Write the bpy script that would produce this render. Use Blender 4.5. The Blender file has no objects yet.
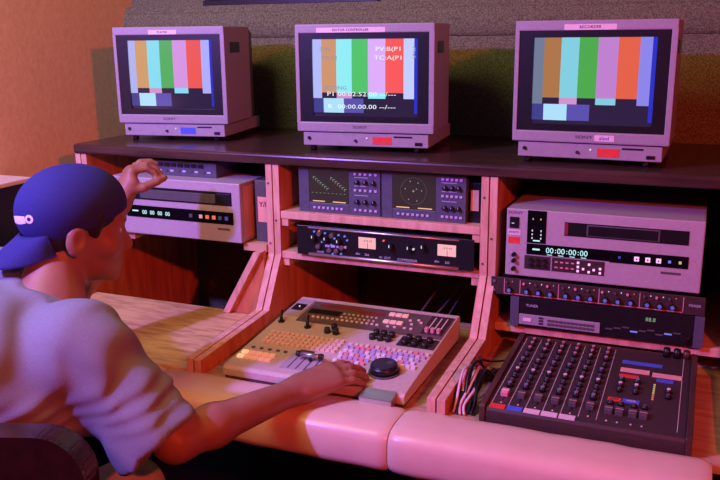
import bpy, bmesh, math, random
import numpy as np
from mathutils import Vector, Matrix
random.seed(7); np.random.seed(7)
S = bpy.context.scene
C = S.collection
PI = math.pi

# ------------------------------------------------------------------ camera
cam_d = bpy.data.cameras.new('camera'); cam = bpy.data.objects.new('camera', cam_d); C.objects.link(cam)
yaw, pit, roll, fpx = 0.3985, 0.2476, -0.0113, 823.5
F = Vector((-math.sin(yaw)*math.cos(pit), math.cos(yaw)*math.cos(pit), -math.sin(pit)))
R_ = Vector((math.cos(yaw), math.sin(yaw), 0)); U_ = R_.cross(F)
Rr = R_*math.cos(roll) + U_*math.sin(roll); Ur = -R_*math.sin(roll) + U_*math.cos(roll)
M = Matrix((Rr, Ur, -F)).transposed().to_4x4(); M.translation = Vector((1.7108, -1.8966, 1.5091))
cam.matrix_world = M
cam_d.sensor_width = 36; cam_d.lens = fpx/720*36; cam_d.clip_start = 0.02
S.camera = cam

# ------------------------------------------------------------------ light
S.view_settings.view_transform = 'Standard'; S.view_settings.look = 'None'
S.view_settings.gamma = 1; S.view_settings.use_curve_mapping = False
S.view_settings.exposure = 0.0
W = bpy.data.worlds.new('world'); S.world = W; W.use_nodes = True
W.node_tree.nodes['Background'].inputs[0].default_value = (0.55, 0.50, 0.42, 1)
W.node_tree.nodes['Background'].inputs[1].default_value = 0.008
def aim(o, tgt): o.rotation_euler = (Vector(tgt)-o.location).to_track_quat('-Z', 'Y').to_euler()
def spot(name, loc, tgt, col, e, size, blend, rad):
    d = bpy.data.lights.new(name, 'SPOT'); d.color = col; d.energy = e; d.spot_size = math.radians(size)
    d.spot_blend = blend; d.shadow_soft_size = rad
    o = bpy.data.objects.new(name, d); o.location = loc; C.objects.link(o); aim(o, tgt); return o
def area(name, loc, tgt, col, e, sx, sy):
    d = bpy.data.lights.new(name, 'AREA'); d.shape = 'RECTANGLE'; d.size = sx; d.size_y = sy; d.color = col; d.energy = e
    o = bpy.data.objects.new(name, d); o.location = loc; C.objects.link(o); aim(o, tgt); return o
spot('red_spotlight', (2.76, -2.14, 2.11), (0.5, 0.15, 1.2), (1, 0.07, 0.045), 175, 78, 0.8, 0.04)
spot('violet_spotlight', (-0.08, -1.80, 2.15), (0.75, -0.1, 0.95), (0.29, 0.15, 1.0), 265, 95, 0.6, 0.05)
area('warm_ceiling_lamp', (0.20, -1.30, 2.60), (-0.10, 0.4, 1.40), (1, 0.80, 0.42), 21, 0.9, 0.9)

# ------------------------------------------------------------------ materials
MATS = {}
def mat(name, col, rough=0.5, metal=0.0, emit=None, estr=0.0, noise=None, bump=0.0, coat=0.0, spec=0.5):
    """noise = (scale xyz, second colour, amount-contrast)"""
    if name in MATS: return MATS[name]
    m = bpy.data.materials.new(name); m.use_nodes = True; nt = m.node_tree; b = nt.nodes['Principled BSDF']
    b.inputs['Base Color'].default_value = (*col, 1); b.inputs['Roughness'].default_value = rough
    b.inputs['Metallic'].default_value = metal; b.inputs['Specular IOR Level'].default_value = spec
    b.inputs['Coat Weight'].default_value = coat
    if emit:
        b.inputs['Emission Color'].default_value = (*emit, 1); b.inputs['Emission Strength'].default_value = estr
    if noise or bump:
        tc = nt.nodes.new('ShaderNodeTexCoord'); mp = nt.nodes.new('ShaderNodeMapping'); nz = nt.nodes.new('ShaderNodeTexNoise')
        nt.links.new(tc.outputs['Object'], mp.inputs[0]); nt.links.new(mp.outputs[0], nz.inputs['Vector'])
        nz.inputs['Detail'].default_value = 5; nz.inputs['Scale'].default_value = 1
        sc = noise[0] if noise else (60, 60, 60)
        mp.inputs['Scale'].default_value = sc
        if noise:
            cr = nt.nodes.new('ShaderNodeValToRGB'); nt.links.new(nz.outputs['Fac'], cr.inputs[0])
            lo, hi = noise[2]
            cr.color_ramp.elements[0].position = lo; cr.color_ramp.elements[1].position = hi
            cr.color_ramp.elements[0].color = (*noise[1], 1); cr.color_ramp.elements[1].color = (*col, 1)
            nt.links.new(cr.outputs[0], b.inputs['Base Color'])
        if bump:
            bp = nt.nodes.new('ShaderNodeBump'); bp.inputs['Strength'].default_value = bump; bp.inputs['Distance'].default_value = 0.004
            nt.links.new(nz.outputs['Fac'], bp.inputs['Height']); nt.links.new(bp.outputs[0], b.inputs['Normal'])
    MATS[name] = m; return m
N = ((40, 40, 40), None, None)
grey   = mat('grey_plastic', (0.36, 0.35, 0.40), 0.42, noise=((90, 90, 90), (0.32, 0.31, 0.36), (0.3, 0.7)))
greyd  = mat('dark_grey_plastic', (0.10, 0.10, 0.11), 0.5, noise=((90, 90, 90), (0.08, 0.08, 0.09), (0.3, 0.7)))
tape_g = mat('deck_grey_metal', (0.46, 0.43, 0.47), 0.42, noise=((120, 120, 120), (0.41, 0.38, 0.42), (0.3, 0.7)))
scopeb = mat('scope_blue_grey', (0.095, 0.11, 0.16), 0.42, noise=((120, 120, 120), (0.075, 0.09, 0.13), (0.3, 0.7)))
black  = mat('black_plastic', (0.012, 0.012, 0.014), 0.35, noise=((60, 60, 60), (0.008, 0.008, 0.01), (0.3, 0.7)))
blackm = mat('black_metal', (0.02, 0.02, 0.022), 0.4, 0.3, noise=((60, 60, 60), (0.014, 0.014, 0.016), (0.3, 0.7)))
glassb = mat('black_glass', (0.006, 0.006, 0.008), 0.12, noise=((5, 5, 5), (0.004, 0.004, 0.005), (0.3, 0.7)))
deckb  = mat('control_panel_beige', (0.62, 0.55, 0.46), 0.5, noise=((150, 150, 150), (0.55, 0.48, 0.40), (0.3, 0.7)))
deckd  = mat('control_panel_brown', (0.15, 0.11, 0.10), 0.5, noise=((150, 150, 150), (0.11, 0.08, 0.07), (0.3, 0.7)))
keyc   = mat('cream_key', (0.80, 0.72, 0.60), 0.4, noise=((200, 200, 200), (0.74, 0.66, 0.54), (0.3, 0.7)))
keyw   = mat('white_key', (0.85, 0.83, 0.85), 0.4, noise=((200, 200, 200), (0.8, 0.78, 0.8), (0.3, 0.7)))
keyl   = mat('lilac_key', (0.52, 0.50, 0.80), 0.4, noise=((200, 200, 200), (0.48, 0.46, 0.72), (0.3, 0.7)))
keyp   = mat('pink_key', (0.80, 0.35, 0.42), 0.4, noise=((200, 200, 200), (0.74, 0.32, 0.38), (0.3, 0.7)))
keylit = mat('lit_key', (0.8, 0.6, 0.35), 0.4, emit=(1, 0.55, 0.28), estr=0.75, noise=((200, 200, 200), (0.8, 0.55, 0.3), (0.3, 0.7)))
polish = mat('polished_strip', (0.92, 0.92, 0.94), 0.32, 0.9, noise=((6, 200, 200), (0.85, 0.85, 0.88), (0.3, 0.7)))
chrome = mat('brushed_metal', (0.55, 0.54, 0.56), 0.28, 0.85, noise=((6, 200, 200), (0.45, 0.44, 0.46), (0.3, 0.7)))
paper  = mat('paper_label', (0.80, 0.74, 0.76), 0.7, noise=((60, 60, 60), (0.74, 0.68, 0.70), (0.3, 0.7)))
orange = mat('orange_label', (0.85, 0.22, 0.07), 0.6, noise=((60, 60, 60), (0.78, 0.18, 0.05), (0.3, 0.7)))
redlab = mat('red_label', (0.80, 0.07, 0.04), 0.6, noise=((60, 60, 60), (0.7, 0.05, 0.03), (0.3, 0.7)))
bluelab= mat('blue_label', (0.08, 0.16, 0.75), 0.6, noise=((60, 60, 60), (0.06, 0.13, 0.65), (0.3, 0.7)))
ink    = mat('dark_ink', (0.03, 0.02, 0.05), 0.6, noise=((60, 60, 60), (0.02, 0.015, 0.04), (0.3, 0.7)))
ply    = mat('plywood', (0.66, 0.45, 0.27), 0.55, noise=((9, 60, 9), (0.44, 0.25, 0.13), (0.35, 0.68)), bump=0.05)
plyz   = mat('plywood_panel', (0.72, 0.29, 0.11), 0.55, noise=((40, 40, 7), (0.50, 0.16, 0.06), (0.35, 0.68)), bump=0.05)
edge   = mat('plywood_edge', (0.78, 0.50, 0.36), 0.6, noise=((60, 60, 12), (0.60, 0.36, 0.24), (0.35, 0.65)), bump=0.08)
desktop= mat('strand_board', (0.74, 0.54, 0.25), 0.45, noise=((14, 70, 14), (0.42, 0.28, 0.11), (0.28, 0.58)), bump=0.05)
lamin  = mat('dark_stained_wood', (0.085, 0.045, 0.035), 0.25, noise=((5, 60, 30), (0.035, 0.018, 0.016), (0.3, 0.7)))
carpet = mat('carpet_wall', (0.22, 0.25, 0.125), 0.95, noise=((230, 230, 230), (0.10, 0.115, 0.06), (0.38, 0.62)), bump=0.6, spec=0.1)
orangew= mat('painted_wall', (0.86, 0.62, 0.32), 0.8, noise=((60, 60, 60), (0.78, 0.54, 0.26), (0.3, 0.7)), bump=0.15)
vinyl  = mat('cream_vinyl', (0.80, 0.62, 0.47), 0.28, noise=((25, 25, 25), (0.76, 0.58, 0.43), (0.3, 0.7)), bump=0.04)
floorm = mat('dark_carpet_floor', (0.035, 0.03, 0.03), 0.95, noise=((60, 60, 60), (0.02, 0.018, 0.018), (0.3, 0.7)), bump=0.4)
cream  = mat('cream_paint', (0.78, 0.70, 0.52), 0.5, noise=((30, 30, 30), (0.72, 0.64, 0.46), (0.3, 0.7)))
brownm = mat('mixer_brown_metal', (0.055, 0.035, 0.035), 0.45, noise=((120, 120, 120), (0.04, 0.026, 0.026), (0.3, 0.7)))
cheek  = mat('dark_walnut', (0.10, 0.045, 0.03), 0.4, noise=((40, 8, 40), (0.05, 0.025, 0.018), (0.3, 0.7)))
leather= mat('brown_leather', (0.035, 0.012, 0.008), 0.25, noise=((40, 40, 40), (0.022, 0.008, 0.006), (0.3, 0.7)), bump=0.05)
skin   = mat('skin', (0.36, 0.17, 0.105), 0.5, noise=((30, 30, 30), (0.30, 0.135, 0.085), (0.3, 0.7)), bump=0.02)
shirtm = mat('grey_cotton', (0.25, 0.28, 0.30), 0.9, noise=((300, 300, 300), (0.21, 0.24, 0.26), (0.3, 0.7)), bump=0.08, spec=0.2)
capm   = mat('navy_twill', (0.035, 0.04, 0.20), 0.8, noise=((300, 300, 300), (0.028, 0.032, 0.16), (0.3, 0.7)), bump=0.1, spec=0.2)
hairm  = mat('dark_hair', (0.018, 0.012, 0.010), 0.6, noise=((200, 200, 60), (0.01, 0.007, 0.006), (0.3, 0.7)), bump=0.4)
shortm = mat('pale_shorts_cotton', (0.50, 0.50, 0.46), 0.9, noise=((200, 200, 200), (0.44, 0.44, 0.40), (0.3, 0.7)))
white  = mat('white_thread', (0.85, 0.85, 0.88), 0.7, noise=((200, 200, 200), (0.8, 0.8, 0.84), (0.3, 0.7)))
def emi(name, col, s=1.0): return mat(name, (0.01, 0.01, 0.012), 0.15, emit=col, estr=s)
disp   = emi('display_cyan', (0.55, 0.95, 1.0), 1.0)
vum    = emi('meter_pink', (1.0, 0.45, 0.50), 1.0)
ledw   = emi('lamp_white', (0.9, 0.8, 1.0), 0.9)
ledr   = emi('lamp_red', (1.0, 0.18, 0.10), 0.9)
ledy   = emi('lamp_yellow', (1.0, 0.75, 0.3), 0.6)
ledb   = emi('lamp_blue', (0.2, 0.25, 1.0), 0.8)
tracem = emi('trace_green', (0.45, 0.62, 0.42), 0.5)
gratm  = emi('scope_graticule', (1.0, 0.55, 0.28), 1.0)

# ------------------------------------------------------------------ mesh helpers
class MB:
    def __init__(s, mats): s.bm = bmesh.new(); s.mats = mats if isinstance(mats, (list, tuple)) else [mats]
    def _set(s, faces, mi, sm=False):
        for f in faces: f.material_index = mi; f.smooth = sm
    def box(s, x0, x1, y0, y1, z0, z1, mi=0, bev=0.0, mtx=None, seg=2):
        v = [s.bm.verts.new((x, y, z)) for x in (x0, x1) for y in (y0, y1) for z in (z0, z1)]
        fs = [s.bm.faces.new([v[i] for i in q]) for q in ((0,1,3,2), (4,6,7,5), (0,4,5,1), (2,3,7,6), (0,2,6,4), (1,5,7,3))]
        s._set(fs, mi)
        if mtx is not None: bmesh.ops.transform(s.bm, matrix=mtx, verts=v)
        if bev > 0:
            es = list({e for f in fs for e in f.edges})
            r = bmesh.ops.bevel(s.bm, geom=es, offset=bev, segments=seg, affect='EDGES', profile=0.5)
            for f in r['faces']: f.material_index = mi
        return s
    def prism(s, pts, ax, a, b, mi=0, bev=0.0):
        """polygon pts in the plane perpendicular to ax, extruded from a to b"""
        def P(u, w, t): return {'x': (t, u, w), 'y': (u, t, w), 'z': (u, w, t)}[ax]
        A = [s.bm.verts.new(P(u, w, a)) for u, w in pts]; B = [s.bm.verts.new(P(u, w, b)) for u, w in pts]
        n = len(pts); fs = [s.bm.faces.new(A), s.bm.faces.new(B[::-1])]
        for i in range(n): fs.append(s.bm.faces.new((A[i], B[i], B[(i+1) % n], A[(i+1) % n])))
        s._set(fs, mi)
        if bev > 0:
            es = list({e for f in fs for e in f.edges})
            r = bmesh.ops.bevel(s.bm, geom=es, offset=bev, segments=2, affect='EDGES', profile=0.5)
            for f in r['faces']: f.material_index = mi
        return s
    def cyl(s, p0, p1, r0, r1=None, mi=0, seg=16, sm=True, cap=True):
        r1 = r0 if r1 is None else r1
        p0 = Vector(p0); p1 = Vector(p1); d = (p1-p0).normalized()
        a = d.orthogonal().normalized(); b = d.cross(a)
        A = []; B = []
        for i in range(seg):
            t = 2*PI*i/seg; o = a*math.cos(t)+b*math.sin(t)
            A.append(s.bm.verts.new(p0+o*r0)); B.append(s.bm.verts.new(p1+o*r1))
        for i in range(seg):
            f = s.bm.faces.new((A[i], A[(i+1) % seg], B[(i+1) % seg], B[i])); f.material_index = mi; f.smooth = sm
        if cap:
            for L in (A[::-1], B): f = s.bm.faces.new(L); f.material_index = mi
        return s
    def tube(s, pts, r, mi=0, seg=8):
        pts = [Vector(p) for p in pts]; rings = []
        for i, p in enumerate(pts):
            d = (pts[min(i+1, len(pts)-1)]-pts[max(i-1, 0)]).normalized()
            a = d.cross(Vector((0.13, 0.31, 0.94))).normalized(); b = d.cross(a)
            rr = r[i] if isinstance(r, (list, tuple)) else r
            rings.append([s.bm.verts.new(p+(a*math.cos(2*PI*k/seg)+b*math.sin(2*PI*k/seg))*rr) for k in range(seg)])
        for A, B in zip(rings, rings[1:]):
            for k in range(seg):
                f = s.bm.faces.new((A[k], A[(k+1) % seg], B[(k+1) % seg], B[k])); f.material_index = mi; f.smooth = True
        for L in (rings[0][::-1], rings[-1]): f = s.bm.faces.new(L); f.material_index = mi
        return s
    def mesh(s, name):
        bmesh.ops.recalc_face_normals(s.bm, faces=s.bm.faces)
        me = bpy.data.meshes.new(name); s.bm.to_mesh(me); s.bm.free()
        for m in s.mats: me.materials.append(m)
        return me
def link(name, me, parent=None, loc=(0, 0, 0), rot=(0, 0, 0)):
    o = bpy.data.objects.new(name, me); C.objects.link(o); o.parent = parent; o.location = loc; o.rotation_euler = rot
    return o
def tag(o, label, cat, group=None):
    o['label'] = label; o['category'] = cat
    if group: o['group'] = group
    return o
def struct(name, mb):
    o = link(name, mb.mesh(name)); o['kind'] = 'structure'; return o
_tx = {}
def text_mesh(s, size, m, ext=0.0004, spacing=1.0, sx=1.0):
    key = (s, size, m.name, sx, spacing)
    if key in _tx: return _tx[key]
    c = bpy.data.curves.new('text', 'FONT'); c.body = s; c.size = size; c.extrude = ext
    c.align_x = 'CENTER'; c.align_y = 'CENTER'; c.space_character = spacing; c.resolution_u = 3
    o = bpy.data.objects.new('text', c); C.objects.link(o); bpy.context.view_layer.update()
    me = bpy.data.meshes.new_from_object(o.evaluated_get(bpy.context.evaluated_depsgraph_get()))
    bpy.data.objects.remove(o); bpy.data.curves.remove(c)
    me.transform(Matrix.Rotation(PI/2, 4, 'X') @ Matrix.Diagonal((sx, 1, 1, 1)))
    me.materials.clear(); me.materials.append(m)
    _tx[key] = me; return me
class Thing:
    """local coordinates: x to the right, y away from the front, z up, origin at the front-left-bottom corner"""
    def __init__(s, name, label, cat, loc, w, d, rz=0.0, group=None):
        s.off = Vector((w/2, d/2, 0))
        o = bpy.data.objects.new(name, None); C.objects.link(o); o.empty_display_size = 0.05
        o.location = Vector(loc) + Matrix.Rotation(rz, 3, 'Z') @ s.off; o.rotation_euler = (0, 0, rz)
        tag(o, label, cat, group); s.o = o
    def part(s, name, mb, parent=None, label=None):
        me = mb.mesh(name); me.transform(Matrix.Translation(-s.off))
        o = link(name, me, parent or s.o)
        if label: o['label'] = label
        return o
    def put(s, name, me, x, y, z, parent=None, rot=(0, 0, 0), label=None):
        p = parent or s.o; want = Matrix.LocRotScale(Vector((x, y, z))-s.off, Matrix.Rotation(rot[0], 3, 'X').to_quaternion(), None); q = p; acc = Matrix.Identity(4)
        while q is not s.o: acc = Matrix.LocRotScale(q.location, q.rotation_euler, None) @ acc; q = q.parent
        w_ = acc.inverted() @ want
        o = link(name, me, p, w_.to_translation(), w_.to_euler())
        if label: o['label'] = label
        return o

# ------------------------------------------------------------------ room
struct('floor', MB(floorm).box(-2.5, 4.5, -4.2, 0.9, -0.05, 0.0))
struct('wall_left', MB(orangew).box(-0.29, -0.21, -4.2, 0.66, 0.0, 2.9))
w = MB([carpet])
w.box(-0.21, 4.0, 0.56, 0.66, 0.0, 1.60)
WX = [0.096, 0.735]
w.box(-0.21, WX[0], 0.60, 0.66, 1.60, 2.9); w.box(WX[1], 4.0, 0.60, 0.66, 1.60, 2.9); w.box(WX[0], WX[1], 0.60, 0.66, 2.15, 2.9)
# padded rounded ledge of the lower carpeted half
prof = [(0.605, 1.50)]+[(0.56-0.014*math.sin(t), 1.536-0.042*math.cos(t)) for t in [PI*k/10 for k in range(11)]]+[(0.605, 1.578)]
w.prism(prof, 'x', -0.21, 4.0)
struct('wall_back', w)
wi = MB([blackm, glassb])
wi.box(WX[0], WX[1], 0.585, 0.66, 1.60, 1.618, 0, 0.002); wi.box(WX[0], WX[1], 0.60, 0.66, 2.13, 2.15)
wi.box(WX[0], WX[0]+0.02, 0.60, 0.66, 1.618, 2.13); wi.box(WX[1]-0.02, WX[1], 0.60, 0.66, 1.618, 2.13)
wi.box(WX[0]+0.02, WX[1]-0.02, 0.635, 0.641, 1.618, 2.13, 1)
struct('window_1', wi)

t = Thing('low_cabinet', 'narrow dark cabinet with cream top against the orange wall behind the man', 'cabinet', (-0.208, -1.25, 0), 0.12, 1.17)
t.part('body', MB([black]).box(0.0, 0.112, 0.0, 1.165, 0.0, 1.096, 0, 0.003))
t.part('top', MB([cream]).box(0.0, 0.12, 0, 1.17, 1.0965, 1.110, 0, 0.003), label='cream painted top')
t.part('handle', MB([chrome]).cyl((0.116, 1.0, 0.9), (0.116, 1.0, 1.0), 0.004))

# ------------------------------------------------------------------ console furniture
con = bpy.data.objects.new('editing_console', None); C.objects.link(con); con.location = (0.91, 0.0, 0)
tag(con, 'long home-built plywood editing console with dark top shelf and padded cream front rail', 'console')
def cpart(name, mb, label=None, parent=None):
    me = mb.mesh(name); me.transform(Matrix.Translation(-con.location)); o = link(name, me, parent or con)
    if label: o['label'] = label
    return o
D1, D2, D3, CW = 0.637, 1.226, 1.805, 0.040
cpart('top_shelf', MB([lamin]).box(0.0, 1.90, 0.0, 0.555, 1.172, 1.2, 0, 0.007, seg=3), 'dark stained wooden top shelf')
profile = [(0.008, 1.171), (0.008, 0.925), (-0.072, 0.790), (-0.400, 0.776), (-0.400, 0.69), (-0.10, 0.66), (-0.10, 0.0), (0.54, 0.0), (0.54, 1.171)]
def divider(x, front=0.0):
    m = MB([plyz, edge])
    for a, b in ((x, x+0.0185), (x+0.0215, x+CW)):
        m.prism(profile, 'x', a, b, 0, 0.0012)
    m.box(x+0.018, x+0.022, -0.09, 0.53, 0.02, 0.76)
    for f in m.bm.faces:
        if abs(f.normal.x) < 0.5: f.material_index = 1
    m.bm.normal_update()
    for f in m.bm.faces: f.material_index = 1 if abs(f.normal.x) < 0.6 else 0
    return cpart('divider', m)
divs = [divider(0.0), divider(D1), divider(D2), divider(D3)]
sm = MB(greyd)                                                     # screw heads on the divider fronts
for dx, o in zip((D1, D2), divs[1:3]):
    for k, z in enumerate((1.12, 1.02, 0.955)):
        s_ = MB(greyd).cyl((dx+0.008+0.02*(k % 2), 0.0075, z), (dx+0.008+0.02*(k % 2), 0.0062, z), 0.003, seg=8)
        me = s_.mesh('screw'); me.transform(Matrix.Translation(-con.location)); link('screw', me, o)
bays = [(0.041, D1-0.001), (D1+CW+0.001, D2-0.001), (D2+CW+0.001, D3-0.001)]
cpart('desk_top', MB([desktop]).box(bays[0][0], bays[0][1], -0.40, 0.0, 0.728, 0.75, 0, 0.001), 'yellowish strand-patterned board desk top')
for b in bays[1:]:
    cpart('desk_top', MB([ply]).box(b[0], b[1], -0.40, 0.16, 0.718, 0.74, 0, 0.001), 'plywood desk top')
# low rail beside the left desk bay
cpart('gusset', MB([edge, plyz]).prism([(0.632, 0.935), (0.612, 0.935), (0.505, 0.752), (0.525, 0.752)], 'y', -0.03, 0.0)
      .prism([(0.635, 0.930), (0.617, 0.930), (0.522, 0.752), (0.635, 0.752)], 'y', -0.014, 0.0, 1), 'triangular plywood gusset with pale edge')
for nm, z0, z1, (x0, x1) in (('shelf', 1.026, 1.046, bays[1]), ('shelf', 0.916, 0.936, bays[1]), ('shelf', 0.788, 0.809, bays[2])):
    cpart(nm, MB([edge]).box(x0, x1, 0.010, 0.46, z0, z1, 0, 0.0015))
    if z0 > 0.8:
        for xa in (x0, x1-0.02): cpart('cleat', MB([edge]).box(xa, xa+0.02, 0.014, 0.44, z0-0.021, z0-0.0005, 0, 0.001))
cpart('cleat', MB([ply]).box(0.565, D1-0.001, 0.0, 0.45, 0.930, 0.951, 0, 0.001))
cpart('cleat', MB([ply]).box(0.041, 0.20, 0.0, 0.45, 0.930, 0.951, 0, 0.001))
# padded front rail in three lengths
def pad(x0, x1, lab):
    pr = []
    n = 28
    for k in range(n):
        a = 2*PI*k/n; c_, s_ = math.cos(a), math.sin(a)
        e = 0.55
        pr.append((-0.474+0.072*math.copysign(abs(c_)**e, c_), 0.710+0.050*math.copysign(abs(s_)**e, s_)))
    bm = bmesh.new(); xs = [x0, x0+0.001, x0+0.004, x0+0.010, x0+0.022]; m_ = 14
    xs += [x0+0.022+(x1-x0-0.044)*i/m_ for i in range(1, m_)] + [x1-0.022, x1-0.010, x1-0.004, x1-0.001, x1]
    sc = lambda x: 1-0.09*max(0, 1-min(x-x0, x1-x)/0.022)**2.2
    rings = []
    for x in xs:
        q = sc(x); wob = 1+0.012*math.sin(x*37)+0.008*math.sin(x*91+1)
        rings.append([bm.verts.new((x, -0.474+(y+0.474)*q*wob, 0.710+(z-0.710)*q*wob)) for y, z in pr])
    for A, B in zip(rings, rings[1:]):
        for i in range(n): f = bm.faces.new((A[i], A[(i+1) % n], B[(i+1) % n], B[i])); f.smooth = True
    bm.faces.new(rings[0]); bm.faces.new(rings[-1][::-1])
    m = MB([vinyl]); m.bm.free(); m.bm = bm
    return cpart('armrest_pad', m, lab)
pad(0.0, 0.600, 'cream vinyl armrest pad, left length'); pad(0.602, 1.190, 'cream vinyl armrest pad, middle length')
p3 = pad(1.192, 1.772, 'cream vinyl armrest pad, right length')
cpart('dark_void_panel', MB([black]).box(0.0, 1.845, -0.13, -0.102, 0.0, 0.655), 'black panel added for the dark void under the desk')  # added black sheet, hides lit plywood so the space underneath stays dark

# ------------------------------------------------------------------ monitors
BAR = [0, .09, .24, .395, .555, .725, .90, 1.0]
def bar_mats(k):
    g = [ (0.42, 0.45, 0.85), (0.62, 0.33, 0.13), (0.22, 0.72, 0.88), (0.07, 0.42, 0.10), (0.66, 0.30, 0.75), (0.85, 0.10, 0.08), (0.42, 0.42, 0.95)]
    if k == 2: g = [(0.45, 0.50, 0.95), (0.62, 0.30, 0.14), (0.28, 0.85, 0.92), (0.08, 0.55, 0.14), (0.72, 0.42, 0.95), (0.95, 0.10, 0.10), (0.55, 0.62, 1.0)]
    if k == 3: g = [(0.16, 0.20, 0.30), (0.42, 0.18, 0.06), (0.22, 0.62, 0.75), (0.07, 0.40, 0.07), (0.52, 0.22, 0.62), (0.78, 0.12, 0.06), (0.26, 0.24, 0.82)]
    dk = (0.022, 0.012, 0.045)
    ex = [dk, (0.02, 0.03, 0.55), (0.42, 0.75, 0.95), (0.10, 0.08, 0.42), (0.62, 0.30, 0.60), (0.05, 0.05, 0.25)]
    return [emi('screen%d_%d' % (k, i), c) for i, c in enumerate(g+ex)]
def monitor(k, loc, rz, w, label, strip, label_x, label_w, window, extra):
    T = Thing('video_monitor', label, 'monitor', loc, w, 0.40, rz, 'colour monitors on the top shelf')
    sx = w/0.35; H = 0.318; zb = 0.041
    bd = MB([grey, greyd])
    # cabinet shell: front frame around a recess, then the body behind
    X0, X1, Z0, Z1 = 0.010*sx, 0.337*sx, zb+0.026, zb+0.254
    bd.box(0, w, 0.0, 0.012, Z1, H, 0, 0.003); bd.box(0, w, 0, 0.012, zb, Z0, 0, 0.003)
    bd.box(0, X0, 0.0, 0.012, Z0-0.004, Z1+0.004, 0, 0.0015); bd.box(X1, w, 0, 0.012, Z0-0.004, Z1+0.004, 0, 0.0015)
    body = T.part('cabinet', bd)
    sh = MB([grey, black]); sh.box(0.001, w-0.001, 0.011, 0.20, zb+0.001, H-0.001, 0, 0.003); 
    T.part('side_shell', sh)
    rb = MB([greyd])
    A = [(0.004, 0.2, zb+0.004), (w-0.004, 0.2, zb+0.004), (w-0.004, 0.2, H-0.004), (0.004, 0.2, H-0.004)]
    B = [(0.02, 0.27, zb+0.006), (w-0.02, 0.27, zb+0.006), (w-0.02, 0.27, H-0.02), (0.02, 0.27, H-0.02)]
    Cc = [(0.07, 0.37, zb+0.03), (w-0.07, 0.37, zb+0.03), (w-0.07, 0.37, H-0.09), (0.07, 0.37, H-0.09)]
    L = [[rb.bm.verts.new(p) for p in Q] for Q in (A, B, Cc)]
    for P, Q in zip(L, L[1:]):
        for i in range(4): rb.bm.faces.new((P[i], P[(i+1) % 4], Q[(i+1) % 4], Q[i]))
    rb.bm.faces.new(L[0][::-1]); rb.bm.faces.new(L[2])
    T.part('rear_housing', rb, label='dark tapered rear housing')
    # side grip recess
    T.part('grip', MB([black]).box(w-0.0012, w+0.0006, 0.045, 0.115, H-0.075, H-0.045, 0), label='black recessed carrying grip')
    bz = MB([black])
    px0, px1, pz0, pz1 = 0.043*sx, 0.309*sx, zb+0.042, zb+0.239
    for a in ((X0-0.001, px0, Z0-0.002, Z1+0.002), (px1, X1+0.001, Z0-0.002, Z1+0.002), (px0, px1, Z0-0.002, pz0), (px0, px1, pz1, Z1+0.002)):
        bz.box(a[0], a[1], 0.003, 0.0155, a[2], a[3])
    T.part('bezel', bz, label='black screen surround')
    # picture tube face, gently domed
    ms = bar_mats(k)
    cols = [px0-0.002] + [px0+(px1-px0)*f*0.965 for f in BAR] + [px1+0.002]
    colid = ['L'] + list(range(7)) + ['R']
    rows = [0, 0.045, 0.235, 0.31, 1.0]          # from the bottom
    xs = []; cid = []
    for a, b, c in zip(cols, cols[1:], colid):
        n = 3
        for i in range(n): xs.append(a+(b-a)*i/n); cid.append(c)
    xs.append(cols[-1])
    zs = []; rid = []
    for j, (a, b) in enumerate(zip(rows, rows[1:])):
        n = 12 if j == 3 else 3
        for i in range(n): zs.append(a+(b-a)*i/n); rid.append(j)
    zs.append(1.0)
    # bottom row boxes have their own columns
    def bot(xf):
        if xf < 0.10: return ms[12]
        if xf < 0.30: return ms[9]
        if xf < 0.49: return ms[10]
        return ms[7]
    tb = MB(ms)
    bx = [px0-0.002, px0+0.10*(px1-px0), px0+0.30*(px1-px0), px0+0.49*(px1-px0)]
    allx = sorted(set([round(x, 6) for x in xs+bx[1:]]))
    cx_, cz_ = (px0+px1)/2, (pz0+pz1)/2
    def dome(x, z): return 0.0040+0.005*(((x-cx_)/(px1-px0)*2)**2+((z-cz_)/(pz1-pz0)*2)**2)/2
    V = [[tb.bm.verts.new((x, dome(x, pz0+(pz1-pz0)*z), pz0+(pz1-pz0)*z)) for z in zs] for x in allx]
    for i in range(len(allx)-1):
        xm = (allx[i]+allx[i+1])/2; xf = (xm-px0)/(px1-px0)
        c = 'R'
        for a, b, cc in zip(cols, cols[1:], colid):
            if a <= xm < b: c = cc
        for j in range(len(zs)-1):
            f = tb.bm.faces.new((V[i][j], V[i+1][j], V[i+1][j+1], V[i][j+1])); f.smooth = True
            if c == 'L': mi = 7
            elif c == 'R': mi = 8 if rid[j] > 0 else 7  # blue glow on the dark right tube margin, painted as emission
            elif rid[j] == 3: mi = c
            elif rid[j] == 2: mi = {0: 0, 1: 7, 2: 11, 3: 7, 4: 2, 5: 7, 6: 6}[c]
            elif rid[j] == 1: mi = ms.index(bot(xf))
            else: mi = 7
            f.material_index = mi
    scr = T.part('screen', tb, label='lit picture tube showing colour bars')
    # lower control drawer and feet
    bp = MB([grey]); bp.box(0.014*sx, 0.336*sx, 0.006, 0.30, 0.004, 0.0385, 0, 0.002)
    base = T.part('control_panel', bp)
    T.put('knob', MB([black]).cyl((0, 0, 0), (0, -0.004, 0), 0.0045, seg=12).mesh('knob'), 0.030*sx, 0.006, 0.024, base)
    T.put('knob', MB([ink]).cyl((0, 0, 0), (0, -0.004, 0), 0.004, seg=12).mesh('knob'), 0.152*sx, 0.006, 0.019, base)
    T.put('power_lamp', MB([ledw]).cyl((0, 0, 0), (0, -0.003, 0), 0.002, seg=10).mesh('power_lamp'), 0.181*sx, 0.006, 0.026, base)
    T.put('indicator_window', MB([window]).box(0, 0.048*sx, -0.001, 0.002, 0, 0.019).mesh('indicator_window'), 0.196*sx, 0.006, 0.011, base)
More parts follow.
